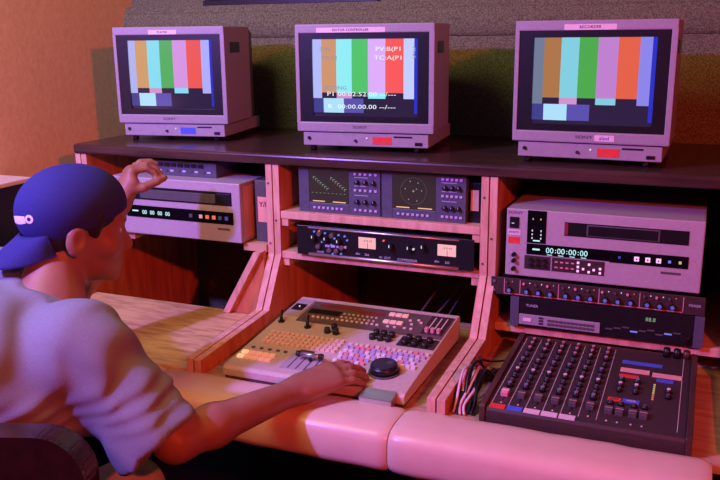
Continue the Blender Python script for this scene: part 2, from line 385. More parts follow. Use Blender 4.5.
    T.put('slot', MB([black]).box(0, 0.046*sx, -0.0008, 0.002, 0, 0.004).mesh('slot'), 0.250*sx, 0.006, 0.029, base)
    T.put('button', MB([black]).box(0, 0.018*sx, -0.002, 0.002, 0, 0.008).mesh('button'), 0.303*sx, 0.006, 0.010, base)
    for fx in (0.035, w-0.05):
        for fy in (0.03, 0.26):
            T.put('foot', MB([black]).cyl((0, 0, -0.0115), (0, 0, 0.004), 0.009, seg=12).mesh('foot'), fx, fy, 0.0, base)
    T.put('brand_mark', text_mesh('SONY', 0.010, ink, sx=1.5), 0.165*sx, -0.0003, zb+0.014, body)
    lb = T.put('label_strip', MB([paper]).box(0, label_w, -0.0006, 0.001, 0, 0.0125).mesh('label_strip'), label_x, 0.0, H-0.0215, body, label='white label strip')
    T.put('lettering', text_mesh(strip, 0.0085, ink, spacing=1.15), label_x+label_w/2, -0.0009, H-0.0152, lb)
    extra(T, body, px0, px1, pz0, pz1, scr, zb)
    return T
def e1(T, b, *a): pass
def e2(T, b, px0, px1, pz0, pz1, scr, zb):
    w_, h_ = px1-px0, pz1-pz0
    for s_, u, v, sz in (('SYN:', .13, .87, .0125), ('VA:V2', .17, .76, .0125), ('PV:B(P1', .73, .87, .0135), ('TC:A(P1', .73, .76, .0135), ('3', .965, .86, .017), ('5', .965, .78, .017),
                         ('SETTING', .22, .37, .0125), ('P1 00:02:52:00 --/---', .47, .29, .0142), ('R  00:00.00.00 --/---', .47, .125, .0142)):
        x = px0+u*w_; z = pz0+v*h_
        m_ = ledw2 if v < .35 or (u > .6 and u < .9) else inkb
        T.put('screen_text', text_mesh(s_, sz*1.08, m_, spacing=1.05, sx=1.42 if u > .3 and u < .9 else 1.15), x, 0.0040+0.0025*((2*u-1)**2+(2*v-1)**2)-0.0012, z, scr)
def e3(T, b, px0, px1, pz0, pz1, scr, zb):
    T.put('handwritten_label', MB([paper]).box(0, 0.044, -0.0006, 0.001, 0, 0.014).mesh('handwritten_label'), 0.192, 0.0, zb+0.006, b, label='white handwritten label')
    T.put('lettering', text_mesh('alexl', 0.012, bluelab), 0.214, -0.0009, zb+0.013, b)
ledw2 = emi('screen_text_white', (0.85, 0.95, 1.0), 1.0); inkb = emi('screen_text_grey', (0.22, 0.28, 0.42), 1.0)
bwin = mat('blue_filter', (0.08, 0.16, 0.85), 0.3, noise=((60, 60, 60), (0.07, 0.14, 0.75), (0.3, 0.7)))
monitor(1, (0.087, 0.112, 1.2115), 0.160, 0.348, 'left-hand grey colour-bar monitor with a blue control window and a short PLAYER strip', 'PLAYER', 0.115, 0.088, bwin, e1)
monitor(2, (0.700, 0.080, 1.2115), 0.100, 0.372, 'middle grey colour-bar monitor with timecode text over its bars', 'EDITOR CONTROLLER', 0.060, 0.185, redlab, e2)
monitor(3, (1.283, 0.066, 1.2115), -0.020, 0.356, 'right-hand grey colour-bar monitor with a RECORDER strip and a handwritten tag', 'RECORDER', 0.112, 0.115, redlab, e3)

# ------------------------------------------------------------------ equipment: left video deck
def buttons(T, xs, z, y, sz, mats, parent=None, name='button', zz=None):
    for i, x in enumerate(xs):
        T.put(name, MB([mats[i % len(mats)]]).box(-sz/2, sz/2, -0.0025, 0.002, -sz/2, sz/2, 0, 0.0006).mesh(name), x, y, z if zz is None else zz[i], parent)
T = Thing('video_recorder', 'grey tape deck in the left bay that the man reaches over', 'video recorder', (0.146, -0.02, 0.9515), 0.426, 0.43)
c = MB([tape_g]); c.box(0, 0.426, 0, 0.43, 0.002, 0.1665, 0, 0.003)
T.part('case', c)
T.part('side_panel', MB([edge]).box(0.4258, 0.4275, 0.02, 0.36, 0.012, 0.155, 0, 0.0005))
sl = T.part('tape_slot', MB([black, greyd]).box(0.07, 0.400, -0.0015, 0.004, 0.104, 0.141, 0).box(0.10, 0.35, -0.003, 0.004, 0.108, 0.134, 1, 0.001).box(0.352, 0.398, -0.003, 0.004, 0.107, 0.137, 0, 0.001), label='black cassette slot')
dp = T.part('display_panel', MB([glassb]).box(0.05, 0.403, -0.0015, 0.004, 0.052, 0.086, 0), label='black display strip')
T.put('display_mark', MB([disp]).box(0, 0.020, -0.0006, 0.001, 0, 0.004).mesh('display_mark'), 0.070, -0.0015, 0.068, dp)
for i, x in enumerate((0.1120, 0.138, 0.164, 0.190)):
    T.put('timecode_digits', text_mesh('00', 0.0165, disp, 0.0004, sx=0.95), x, -0.0022, 0.067, dp)
buttons(T, (0.268, 0.300, 0.321, 0.342, 0.362, 0.383), 0.069, -0.0015, 0.010, (greyd, mat('pale_lamp', (.8, .7, .8), .4, emit=(.9, .6, .9), estr=.25), ledr, ledr, bluelab, bluelab), dp)
T.put('brand_plate', MB([greyd]).box(0, 0.038, -0.0008, 0.001, 0, 0.006).mesh('brand_plate'), 0.352, 0.0, 0.035)

T = Thing('switcher_box', 'small dark box with two rows of keys on top of the left tape deck', 'switcher', (0.262, 0.035, 1.1185), 0.205, 0.15)
T.part('case', MB([scopeb]).box(0, 0.205, 0, 0.15, 0, 0.043, 0, 0.002))
for i in range(7):
    T.put('key', MB([black]).box(-0.009, 0.009, -0.003, 0.001, -0.0055, 0.0055, 0, 0.001).mesh('key'), 0.020+i*0.0225, 0, 0.031)
for i in range(9):
    T.put('key', MB([greyd if i % 2 else keyl]).box(-0.006, 0.006, -0.003, 0.001, -0.003, 0.003, 0, 0.001).mesh('key'), 0.018+i*0.0205, 0, 0.014)

T = Thing('equipment_box', 'upright dark box with a pale orange label wedged right of the left tape deck', 'box', (0.590, 0.03, 0.9515), 0.044, 0.22)
T.part('case', MB([greyd]).box(0, 0.044, 0, 0.22, 0, 0.17, 0, 0.002))
lb = T.part('label', MB([mat('salmon_label', (0.85, 0.45, 0.32), 0.6, noise=((60, 60, 60), (0.8, 0.42, 0.30), (.3, .7)))]).box(0.008, 0.040, -0.001, 0.002, 0.055, 0.125), label='salmon paper label')
T.put('lettering', text_mesh('Y/I', 0.020, ink), 0.024, -0.0016, 0.104, lb)

# ------------------------------------------------------------------ scopes
def scope(x0, w, label, vector):
    T = Thing('waveform_monitor' if not vector else 'vectorscope', label, 'oscilloscope', (x0, 0.030, 1.0465), w, 0.36, 0, 'scopes in the middle bay')
    T.part('case', MB([scopeb]).box(0, w, 0.003, 0.36, 0, 0.121, 0, 0.002))
    fr = MB([scopeb])
    sx0, sx1, sz0, sz1 = 0.030, 0.145, 0.026, 0.112
    fr.box(0.0, sx0, 0, 0.006, 0, 0.121, 0, 0.001); fr.box(sx1, w, 0, 0.006, 0, 0.121, 0, 0.001); fr.box(sx0, sx1, 0, 0.006, 0, sz0, 0, 0.001); fr.box(sx0, sx1, 0, 0.006, sz1, 0.121, 0, 0.001)
    f = T.part('front_panel', fr)
    sc = T.part('screen', MB([mat('scope_glass', (0.035, 0.035, 0.028), 0.2, noise=((20, 20, 20), (0.03, 0.03, 0.022), (.3, .7)), emit=(.25, .2, .13), estr=.05)]).box(sx0, sx1, 0.0015, 0.004, sz0, sz1), label='dark green-lit tube')
    g = MB([gratm]); g.box(sx0+0.010, sx0+0.045, 0.0008, 0.0018, sz0+0.003, sz0+0.0055); g.box(sx0+0.068, sx0+0.105, 0.0008, 0.0018, sz0+0.003, sz0+0.0055)
    T.part('graticule_lamp', g, sc)
    tr = MB([tracem])
    if not vector:
        for ox in (0.012, 0.062):
            for i in range(7):
                a = (sx0+ox+i*0.0065, sz1-0.018-i*0.0048)
                tr.box(a[0], a[0]+0.0065, 0.0008, 0.0018, a[1], a[1]+0.0012)
                tr.box(a[0], a[0]+0.0012, 0.0008, 0.0018, a[1]-0.0048, a[1]+0.0012)
        for i in range(9): tr.box(sx0+0.008+i*0.0115, sx0+0.012+i*0.0115, 0.0008, 0.0018, sz0+0.026, sz0+0.027)
    else:
        cx_, cz_ = (sx0+sx1)/2-0.002, (sz0+sz1)/2+0.004
        for i in range(36):
            a = 2*PI*i/36; tr.box(cx_+0.034*math.cos(a)-0.0005, cx_+0.034*math.cos(a)+0.0005, 0.0008, 0.0018, cz_+0.034*math.sin(a)-0.0005, cz_+0.034*math.sin(a)+0.0005)
        for a, r in ((1.9, .026), (1.05, .025), (.1, .022), (-1.2, .026), (-2.1, .025), (2.9, .022), (.6, .010)):
            tr.cyl((cx_+r*math.cos(a), 0.0018, cz_+r*math.sin(a)), (cx_+r*math.cos(a), 0.0008, cz_+r*math.sin(a)), 0.0016, seg=8)
        tr.cyl((cx_, 0.0018, cz_), (cx_, 0.0006, cz_), 0.0026, seg=10)
    T.part('trace', tr, sc, label='faint green trace')
    kn = MB([black, keyl]).cyl((0, 0, 0), (0, -0.009, 0), 0.0062, 0.0052, 0, 14).box(-0.0008, 0.0008, -0.0096, -0.008, 0, 0.005, 1).mesh('knob')
    bt = MB([keyl]).box(-0.0035, 0.0035, -0.003, 0.001, -0.003, 0.003, 0, 0.0006).mesh('button')
    x1 = w-0.012; nx = 5; x0_ = sx1+0.018
    for r_, z in enumerate((0.108, 0.066, 0.014)):
        for i in range(nx): T.put('button', bt, x0_+(x1-x0_)*i/(nx-1), 0, z, f)
    for z in (0.087, 0.036):
        for i in range(3): T.put('knob', kn, x0_+0.006+(x1-x0_-0.012)*i/2, 0, z, f)
    ln = MB([keyl])
    for z in (0.0985, 0.0765, 0.052): ln.box(x0_-0.003, x0_+0.035, -0.0005, 0.001, z, z+0.0016)
    T.part('marking', ln, f)
    for i in range(7): T.put('button', bt, sx0+0.016+i*0.013, 0, 0.013, f)
    return T
scope(0.725, 0.232, 'left blue-grey scope in the middle bay showing stepped waveform traces', False)
scope(0.9605, 0.222, 'right blue-grey scope in the middle bay showing a ring of vector dots', True)
T = Thing('label_card', 'small dark card with an orange label right of the vector scope', 'card', (1.186, 0.05, 1.0465), 0.036, 0.02)
T.part('card', MB([black]).box(0, 0.036, 0, 0.02, 0, 0.10, 0, 0.001))
T.part('label', MB([MATS['salmon_label']]).box(0.004, 0.024, -0.001, 0.002, 0.03, 0.082), label='salmon paper label')

# ------------------------------------------------------------------ processor with the meters
T = Thing('audio_processor', 'shallow black rack unit with two glowing meters, under the scopes', 'audio processor', (0.733, -0.005, 0.9365), 0.482, 0.30)
T.part('case', MB([blackm]).box(0.022, 0.46, 0.004, 0.30, 0.001, 0.076, 0, 0.001))
fp = T.part('front_panel', MB([black]).box(0, 0.482, 0.0, 0.005, 0.0005, 0.0795, 0, 0.001))
lip = T.part('trim_strip', MB([polish]).cyl((0.035, -0.002, 0.0042), (0.445, -0.002, 0.0042), 0.0035, seg=14), label='bright metal lower trim')
T.part('trim_strip', MB([polish]).cyl((0.035, -0.0015, 0.0752), (0.445, -0.0015, 0.0752), 0.0022, seg=12), label='bright metal upper trim')
def meter(x):
    b = T.part('meter', MB([vum, black]).box(x, x+0.047, -0.002, 0.001, 0.033, 0.062, 0).box(x-0.003, x+0.050, -0.0008, 0.0, 0.027, 0.065, 1), fp, 'glowing pink level meter')
    T.part('needle', MB([ink]).box(x+0.0245, x+0.0255, -0.0028, -0.002, 0.032, 0.048), b)
    T.put('meter_dial', text_mesh('-5 0 +3', 0.008, ink, 0.0002), x+0.025, -0.0024, 0.053, b)
# meters' own positions measured along the panel
meter(0.178); meter(0.390)
kn = MB([black, ledw]).cyl((0, 0, 0), (0, -0.014, 0), 0.0085, 0.0072, 0, 16).box(-0.0010, 0.0010, -0.0150, -0.013, 0.0, 0.007, 1).mesh('knob')
kc = MB([chrome]).cyl((0, 0, 0), (0, -0.012, 0), 0.0065, 0.0055, 0, 14).mesh('knob')
for x, z in ((0.050, 0.050), (0.086, 0.048), (0.122, 0.044), (0.266, 0.044), (0.315, 0.044), (0.352, 0.05)): T.put('knob', kn, x, 0, z, fp)
for x, z in ((0.068, 0.062), (0.104, 0.060), (0.132, 0.030), (0.064, 0.028), (0.096, 0.020), (0.116, 0.020)): T.put('knob', kc, x, 0, z, fp, label='small metal knob')
for x, z, m_ in ((0.066, 0.068, ledr), (0.247, 0.058, ledr), (0.083, 0.064, ledb), (0.122, 0.062, ledb), (0.139, 0.060, ledb), (0.327, 0.043, ledw), (0.052, 0.066, ledb), (0.110, 0.052, ledb), (0.074, 0.040, ledb), (0.100, 0.034, ledb), (0.146, 0.050, ledb), (0.128, 0.012, ledb), (0.104, 0.010, ledb)):  # several blue ones added to imitate the blue light on this panel
    T.put('indicator_lamp', MB([m_]).cyl((0, 0, 0), (0, -0.004, 0), 0.0026, seg=10).mesh('indicator_lamp'), x, 0, z, fp)
pc = mat('panel_print', (0.55, 0.6, 0.8), 0.6, noise=((60, 60, 60), (.5, .55, .75), (.3, .7)))
for s_, x, z in (('dbx', 0.175, 0.017), ('266', 0.200, 0.016), ('GAIN', 0.068, 0.012), ('COMPRESSOR', 0.31, 0.012), ('IN  OUT', 0.250, 0.013), ('dbx', 0.388, 0.017), ('265', 0.415, 0.016)):
    T.put('lettering', text_mesh(s_, 0.0085, pc, 0.0003), x, -0.0003, z, fp)
for i in range(4): T.put('button', MB([keyl]).box(-0.006, 0.006, -0.004, 0.001, -0.003, 0.003, 0, 0.0006).mesh('button'), 0.090+i*0.016, 0, 0.0305, fp)

# ------------------------------------------------------------------ big video recorder, right bay
T = Thing('video_recorder', 'large grey tape deck in the right bay with a lit 00:00:00:00 counter', 'video recorder', (1.2922, -0.003, 0.9295), 0.4365, 0.44)
T.part('case', MB([tape_g]).box(0, 0.4365, 0, 0.44, 0.008, 0.1715, 0, 0.0025))
for x in (0.03, 0.40):
    for y in (0.03, 0.40): T.put('foot', MB([black]).cyl((0, 0, 0), (0, 0, 0.009), 0.009, seg=12).mesh('foot'), x, y, 0.0)
vp = T.part('level_window', MB([glassb]).box(0.050, 0.094, -0.0012, 0.003, 0.092, 0.170, 0), label='black level meter window')
for i, (x, z) in enumerate([(0.055, 0.150), (0.073, 0.150)]+[(0.054, 0.122-0.009*i) for i in range(3)]+[(0.0745, 0.122-0.009*i) for i in range(3)]):
    T.put('level_lamp', MB([ledw if i > 1 else ledy]).box(-0.0012, 0.0012, -0.0006, 0.001, -0.002, 0.002).mesh('level_lamp'), x+.008, -0.0012, z, vp)
T.put('level_lamp', MB([disp]).box(-0.008, 0.008, -0.0006, 0.001, -0.0015, 0.0015).mesh('level_lamp'), 0.0725, -0.0012, 0.098, vp)
sl = T.part('tape_slot', MB([black, mat('slot_red', (.25, .03, .03), .5, noise=((60, 60, 60), (.2, .02, .02), (.3, .7))), greyd]).box(0.136, 0.405, -0.0012, 0.003, 0.116, 0.148, 0).box(0.136, 0.144, -0.002, 0.003, 0.118, 0.146, 1).box(0.186, 0.345, -0.0028, 0.002, 0.1185, 0.1455, 2, 0.001).box(0.190, 0.341, -0.0034, 0.002, 0.121, 0.143, 0), label='black cassette slot')
dp = T.part('display_panel', MB([glassb]).box(0.050, 0.240, -0.0012, 0.003, 0.064, 0.090).box(0.240, 0.408, -0.0012, 0.003, 0.062, 0.090), label='black display strip')
T.put('display_mark', MB([disp]).box(0, 0.017, -0.0006, 0.001, 0, 0.004).mesh('display_mark'), 0.064, -0.0012, 0.075, dp)
for i, x in enumerate((0.1045, 0.1305, 0.1565, 0.1825)):
    T.put('timecode_digits', text_mesh('00', 0.0185, disp, 0.0005), x, -0.002, 0.0765, dp)
    T.put('display_mark', MB([disp]).box(-0.006, 0.006, -0.0006, 0.001, 0, 0.0016).mesh('display_mark'), x, -0.0012, 0.0655, dp)
    if i: T.put('display_mark', MB([disp]).box(-0.001, 0.001, -0.0006, 0.001, 0, 0.002).box(-0.001, 0.001, -0.0006, 0.001, 0.006, 0.008).mesh('display_mark'), x-0.0125, -0.0012, 0.072, dp)
bl = mat('lit_square_key', (.6, .4, .6), .4, emit=(1, .62, .85), estr=.8)
for i, (x, m_, s_) in enumerate(((0.262, bluelab, .0055), (0.299, bl, .0105), (0.323, bl, .0105), (0.346, bl, .0105), (0.369, ledb, .006), (0.391, ledy, .006))):
    b_ = T.put('button', MB([m_]).box(-s_/2, s_/2, -0.0025, 0.001, -s_/2, s_/2, 0, 0.0006).mesh('button'), x, -0.0012, 0.0755, dp)
    if 0 < i < 4: T.put('button_mark', MB([ink]).box(-0.0017, 0.0017, -0.0032, -0.002, -0.0017, 0.0017).mesh('button_mark'), x, -0.0012, 0.0755, b_)
T.put('brand_plate', MB([greyd]).box(0, 0.042, -0.0008, 0.001, 0, 0.0055).mesh('brand_plate'), 0.352, 0, 0.046)
# left column: brand, dark square, white tape, red tape, knobs
T.put('brand_mark', text_mesh('SONY', 0.0095, ink, sx=1.4), 0.021, -0.0003, 0.162)
T.part('button', MB([black, ledw]).box(0.008, 0.030, -0.003, 0.003, 0.125, 0.152, 0, 0.001).box(0.013, 0.019, -0.0036, -0.003, 0.136, 0.1375, 1))
lb = T.part('label', MB([paper]).box(0.004, 0.034, -0.0008, 0.002, 0.108, 0.121), label='white paper label')
T.put('lettering', text_mesh('BVW75', 0.0075, ink, 0.0002), 0.019, -0.0011, 0.1145, lb)
T.part('label', MB([redlab]).box(0.006, 0.033, -0.0008, 0.002, 0.087, 0.103), label='red tape label')
kb = MB([black]).cyl((0, 0, 0), (0, -0.012, 0), 0.0055, 0.0045, 0, 14).mesh('knob')
for x, z in ((0.021, 0.061), (0.021, 0.046), (0.021, 0.026)): T.put('knob', kb, x, 0, z)
cp = T.part('control_panel', MB([brownm, grey]).box(0.046, 0.230, -0.0012, 0.003, 0.028, 0.061, 0).box(0.108, 0.111, -0.002, 0.003, 0.028, 0.061, 1), label='dark lower control panel')
for x in (0.062, 0.078, 0.094):
    for z in (0.039, 0.052): T.put('knob', MB([black]).cyl((0, 0, 0), (0, -0.006, 0), 0.0045, seg=10).mesh('knob'), x, -0.0012, z, cp)
for i in range(4):
    for z in (0.038, 0.051): T.put('button', MB([keyp]).box(-0.0035, 0.0035, -0.002, 0.001, -0.0015, 0.0015).mesh('button'), 0.121+0.0125*i, -0.0012, z, cp)
for x, z in ((0.171, 0.034), (0.171, 0.044), (0.171, 0.054), (0.183, 0.040), (0.196, 0.052), (0.207, 0.040), (0.221, 0.044), (0.221, 0.034), (0.196, 0.034)):
    T.put('button', MB([bl]).box(-0.0026, 0.0026, -0.002, 0.001, -0.0026, 0.0026).mesh('button'), x, -0.0012, z, cp)

# ------------------------------------------------------------------ rack equaliser with blue knobs
T = Thing('patch_mixer', 'thin black rack unit with a row of blue-capped knobs, under the large tape deck', 'rack mixer', (1.2595, -0.004, 0.8865), 0.4835, 0.24)
T.part('case', MB([blackm]).box(0.024, 0.46, 0.004, 0.24, 0.0005, 0.0425, 0, 0.001))
fp = T.part('front_panel', MB([brownm]).box(0, 0.4835, 0, 0.0045, 0.0, 0.0430, 0, 0.001))
bk = MB([black, mat('blue_knob_cap', (0.16, 0.36, 0.80), 0.35, noise=((60, 60, 60), (.14, .32, .72), (.3, .7)))]).cyl((0, 0, 0), (0, -0.010, 0), 0.0068, 0.0060, 0, 14).cyl((0, -0.010, 0), (0, -0.0125, 0), 0.0048, 0.0042, 1, 14).mesh('knob')
for i, x in enumerate((0.046, 0.088, 0.116, 0.144, 0.180, 0.209, 0.237, 0.270, 0.298, 0.326, 0.362, 0.389, 0.416)):
    T.put('knob', bk, x, 0, 0.015, fp)
    T.put('small_knob', MB([keyp if i % 2 else greyd]).cyl((0, 0, 0), (0, -0.006, 0), 0.0030, seg=10).mesh('small_knob'), x-0.008, 0, 0.033, fp)
    T.put('indicator_lamp', MB([ledw if i % 3 else ledr]).cyl((0, 0, 0), (0, -0.002, 0), 0.0012, seg=8).mesh('indicator_lamp'), x+0.006, 0, 0.035, fp)
ln = MB([keyp])
for x in (0.032, 0.070, 0.161, 0.254, 0.344, 0.437): ln.box(x, x+0.0016, -0.0006, 0.001, 0.006, 0.040)
ln.box(0.032, 0.437, -0.0006, 0.001, 0.0035, 0.0050)
T.part('marking', ln, fp)
T.put('lettering', text_mesh('MIXER', 0.009, pc, 0.0003), 0.462, -0.0003, 0.022, fp)
T.part('rack_screw', MB([chrome]).cyl((0.008, 0, 0.010), (0.008, -0.003, 0.010), 0.0035, seg=10))
T.part('rack_screw', MB([chrome]).cyl((0.008, 0, 0.033), (0.008, -0.003, 0.033), 0.0035, seg=10))

# ------------------------------------------------------------------ lower tuner / cassette unit
T = Thing('cassette_deck', 'black and silver low rack player at the bottom of the right bay', 'audio deck', (1.309, -0.004, 0.8095), 0.436, 0.26)
T.part('case', MB([blackm]).box(0.0, 0.436, 0.004, 0.26, 0.001, 0.0765, 0, 0.001))
fp = T.part('front_panel', MB([black]).box(0.021, 0.415, 0, 0.006, 0.002, 0.0745, 0, 0.001))
for x in (0.0, 0.415): T.part('rack_ear', MB([scopeb]).box(x, x+0.021, -0.003, 0.006, 0.001, 0.0755, 0, 0.001))
sv = T.part('key_strip', MB([grey]).box(0.022, 0.212, -0.003, 0.002, 0.008, 0.034, 0, 0.001), label='silver strip of small keys')
for i in range(12):
    for z in (0.016, 0.025): T.put('button', MB([greyd]).box(-0.0035, 0.0035, -0.002, 0.001, -0.0025, 0.0025).mesh('button'), 0.094+i*0.0092, -0.003, z, sv)
T.put('button', MB([keyw]).box(-0.010, 0.010, -0.002, 0.001, -0.004, 0.004).mesh('button'), 0.042, -0.003, 0.021, sv)
for z in (0.015, 0.022, 0.029): T.put('button', MB([ink]).box(-0.005, 0.005, -0.002, 0.001, -0.0018, 0.0018).mesh('button'), 0.075, -0.003, z, sv)
T.put('display_digits', text_mesh('88.8', 0.013, tracem, 0.0003), 0.322, -0.0004, 0.055, fp)
T.put('lettering', text_mesh('TUNER', 0.009, pc, 0.0003), 0.052, -0.0004, 0.056, fp)
for i in range(10): T.put('button', MB([ledb if i in (3, 7) else greyd]).box(-0.008, 0.008, -0.002, 0.001, -0.0016, 0.0016).mesh('button'), 0.232+i*0.0185, 0, 0.022+0.004*(i % 3), fp)
T.put('knob', MB([black]).cyl((0, 0, 0), (0, -0.01, 0), 0.008, seg=16).mesh('knob'), 0.395, 0, 0.022, fp)

# ------------------------------------------------------------------ edit controller on the middle desk
DK = Vector((0.735, -0.400, 0.740)); dsl = (0.812-0.773)/0.42
T = Thing('edit_controller', 'large beige sloping edit controller with a black jog wheel under the man\'s right hand', 'edit controller', DK, 0.442, 0.42)
zt = lambda v: 0.0325+dsl*v
T.part('case', MB([deckb]).prism([(0.0, 0.010), (0.0, 0.027), (0.008, zt(0.008)), (0.414, zt(0.414)), (0.42, zt(0.414)-0.006), (0.42, 0.010)], 'x', 0, 0.442, 0, 0.0015))
T.part('base', MB([deckd]).prism([(0.006, 0.0), (0.002, 0.0105), (0.418, 0.0105), (0.412, 0.0)], 'x', 0.004, 0.438, 0), label='dark brown base')
ang = math.atan(dsl)
def onp(name, me, u, v, parent=None, label=None, lift=0.0): return T.put(name, me, u, v, zt(v)+lift, parent, (ang, 0, 0), label)
def slab(name, m_, u0, u1, v0, v1, h=0.0015, parent=None, label=None, bev=0.0):
    cx_, cy_ = (u0+u1)/2, (v0+v1)/2
    return onp(name, MB([m_]).box(u0-cx_, u1-cx_, v0-cy_, v1-cy_, -0.0015, h, 0, bev).mesh(name), cx_, cy_, parent, label)
K = lambda w_, d_, h_, m_: MB([m_]).box(-w_/2, w_/2, -d_/2, d_/2, -0.001, h_, 0, 0.0008).mesh('key')
dkred = mat('dark_red_window', (.30, .04, .035), .3, noise=((60, 60, 60), (.24, .03, .03), (.3, .7)))
up = slab('upper_panel', deckd, 0.052, 0.437, 0.268, 0.392, 0.002, label='dark upper panel'); 
slab('knob_panel', brownm, 0.345, 0.437, 0.212, 0.262, 0.0018, label='dark knob panel')
slab('disk_panel', tape_g, 0.004, 0.048, 0.290, 0.395, 0.002, label='pale panel'); slab('eject_plate', black, 0.010, 0.040, 0.325, 0.362, 0.004)
onp('indicator_lamp', MB([ledw]).cyl((0, 0, 0), (0, 0, 0.002), 0.0022, seg=8).mesh('indicator_lamp'), 0.026, 0.344, lift=0.004)
slab('display_window', dkred, 0.075, 0.185, 0.366, 0.380, 0.0028, up, 'dark red window'); slab('display_window', dkred, 0.185, 0.262, 0.352, 0.368, 0.0028, up, 'dark red window')
slab('display_window', black, 0.062, 0.150, 0.318, 0.345, 0.003, up, 'black display window')
ks = K(0.0075, 0.0055, 0.0035, keyc)
for i in range(14): onp('key', ks, 0.088+i*0.0135, 0.298, up, lift=0.002)
for i in range(8):
    for v in (0.315, 0.335): onp('key', K(0.007, 0.005, 0.0035, deckb), 0.160+i*0.0125, v, up, lift=0.002)
kk = K(0.0145, 0.014, 0.005, mat('salmon_key', (.85, .62, .52), .4, noise=((200, 200, 200), (.8, .58, .48), (.3, .7)), emit=(1, .45, .3), estr=.25))
for i in range(3): onp('key', kk, 0.279+i*0.0178, 0.366, up, lift=0.002); onp('key', kk, 0.279+i*0.0178, 0.322, up, lift=0.002)
for (u, v) in ((.335, .345), (.345, .325), (.355, .352), (.335, .300), (.352, .300), (.365, .34), (.31, .298), (.292, .298)): onp('key', ks, u, v, up, lift=0.002)
fdp = slab('fader_panel', brownm, 0.380, 0.434, 0.285, 0.388, 0.0028, up, 'dark fader panel')
for u in (0.392, 0.407, 0.422):
    slab('fader_slot', keyc, u-0.0015, u+0.0015, 0.293, 0.380, 0.0032, up)
    onp('fader_cap', K(0.008, 0.011, 0.010, keyp), u, 0.300, up, lift=0.003)
bkn = MB([black]).cyl((0, 0, 0), (0, 0, 0.012), 0.0085, 0.007, 0, 16).mesh('knob')
for u, v in ((.160, .228), (.168, .252), (.184, .226), (.279, .228), (.281, .252), (.300, .227), (.301, .252), (.320, .227), (.322, .250), (.363, .224), (.366, .250), (.387, .222), (.391, .246), (.413, .220), (.418, .246)):
    onp('knob', bkn, u, v, lift=0.001)
for u, v in ((.020, .252), (.100, .240)):
    onp('lever', MB([black]).tube([(0, 0, 0), (-0.002, 0.006, 0.014), (-0.006, 0.020, 0.022)], [0.005, 0.004, 0.0035], 0, 8).cyl((0, 0, -0.001), (0, 0, 0.003), 0.009, seg=12).mesh('lever'), u, v)
gp = slab('key_bed', deckb, 0.024, 0.226, 0.128, 0.196, 0.0012)
n_ = 0
kcm = K(0.0105, 0.0115, 0.0045, mat('apricot_key', (0.84, 0.68, 0.54), .4, noise=((200, 200, 200), (.78, .62, .48), (.3, .7))))
for j in range(4):
    for i in range(15): onp('key', kcm, 0.033+i*0.0132, 0.136+j*0.0172, gp, lift=0.001)
for u in (0.018, 0.036, 0.054, 0.072, 0.090):
    onp('lit_key', K(0.015, 0.012, 0.005, keylit if u < .03 else mat('warm_key', (.85, .55, .4), .4, emit=(1, .4, .25), estr=.28)), u, 0.074)
    onp('lit_key', K(0.015, 0.012, 0.005, keylit if u < .03 else MATS['warm_key']), u, 0.052)
for u in (0.024, 0.046, 0.068, 0.09, 0.11): onp('key', K(0.008, 0.007, 0.003, greyd), u, 0.102)
slab('slot', brownm, 0.140, 0.176, 0.108, 0.124, 0.0015)
tb = slab('transition_lever_bed', tape_g, 0.130, 0.215, 0.030, 0.102, 0.001)
for u in (0.150, 0.170, 0.190, 0.207): slab('slot', greyd, u-0.0015, u+0.0015, 0.034, 0.098, 0.0016, tb)
onp('transition_lever', MB([chrome, black]).cyl((-0.030, 0, 0.016), (0.030, 0, 0.016), 0.0055, mi=0).cyl((-0.033, 0, 0.016), (-0.024, 0, 0.016), 0.007, mi=1).cyl((0.024, 0, 0.016), (0.033, 0, 0.016), 0.007, mi=1).cyl((0, 0, -0.001), (0, 0, 0.014), 0.004, mi=1).mesh('transition_lever'), 0.186, 0.078, label='chrome crossbar lever')
random.seed(3)
rows = [(0.184, 0.236, 0.440, [keyc, keyp, keyc]), (0.168, 0.232, 0.440, [keyl, keyl, keyc, keyp]), (0.151, 0.236, 0.432, [keyl, keyw, keyl]), (0.134, 0.232, 0.425, [keyw, keyp, keyl, keyw]), (0.116, 0.236, 0.330, [keyp, keyw, keyl]), (0.099, 0.232, 0.320, [keyw, keyw, keyp])]
kmesh = {}
for v, a, b, ms_ in rows:
    n = int((b-a)/0.0135)
    for i in range(n):
        m_ = random.choice(ms_)
        if m_.name not in kmesh: kmesh[m_.name] = K(0.0100, 0.0110, 0.005, m_)
        onp('colored_key', kmesh[m_.name], a+0.007+i*0.0135, v)
for i in range(3): onp('colored_key', kmesh[keyw.name], 0.395+i*0.0135, 0.116)
jw = MB([black, greyd]).cyl((0, 0, 0), (0, 0, 0.004), 0.035, 0.035, 1, 40).cyl((0, 0, 0.004), (0, 0, 0.020), 0.0320, 0.0300, 0, 40).cyl((0, 0, 0.020), (0, 0, 0.0225), 0.0300, 0.0270, 0, 40).cyl((0.012, 0.008, 0.0225), (0.012, 0.008, 0.0229), 0.007, 0.006, 1, 20)
onp('jog_wheel', jw.mesh('jog_wheel'), 0.366, 0.081, label='black jog wheel')
T.part('palm_rest', MB([chrome]).prism([(-0.032, 0.012), (-0.034, 0.030), (0.004, 0.0365), (0.004, 0.012)], 'x', 0.352, 0.425, 0, 0.0015), label='brushed metal palm rest')

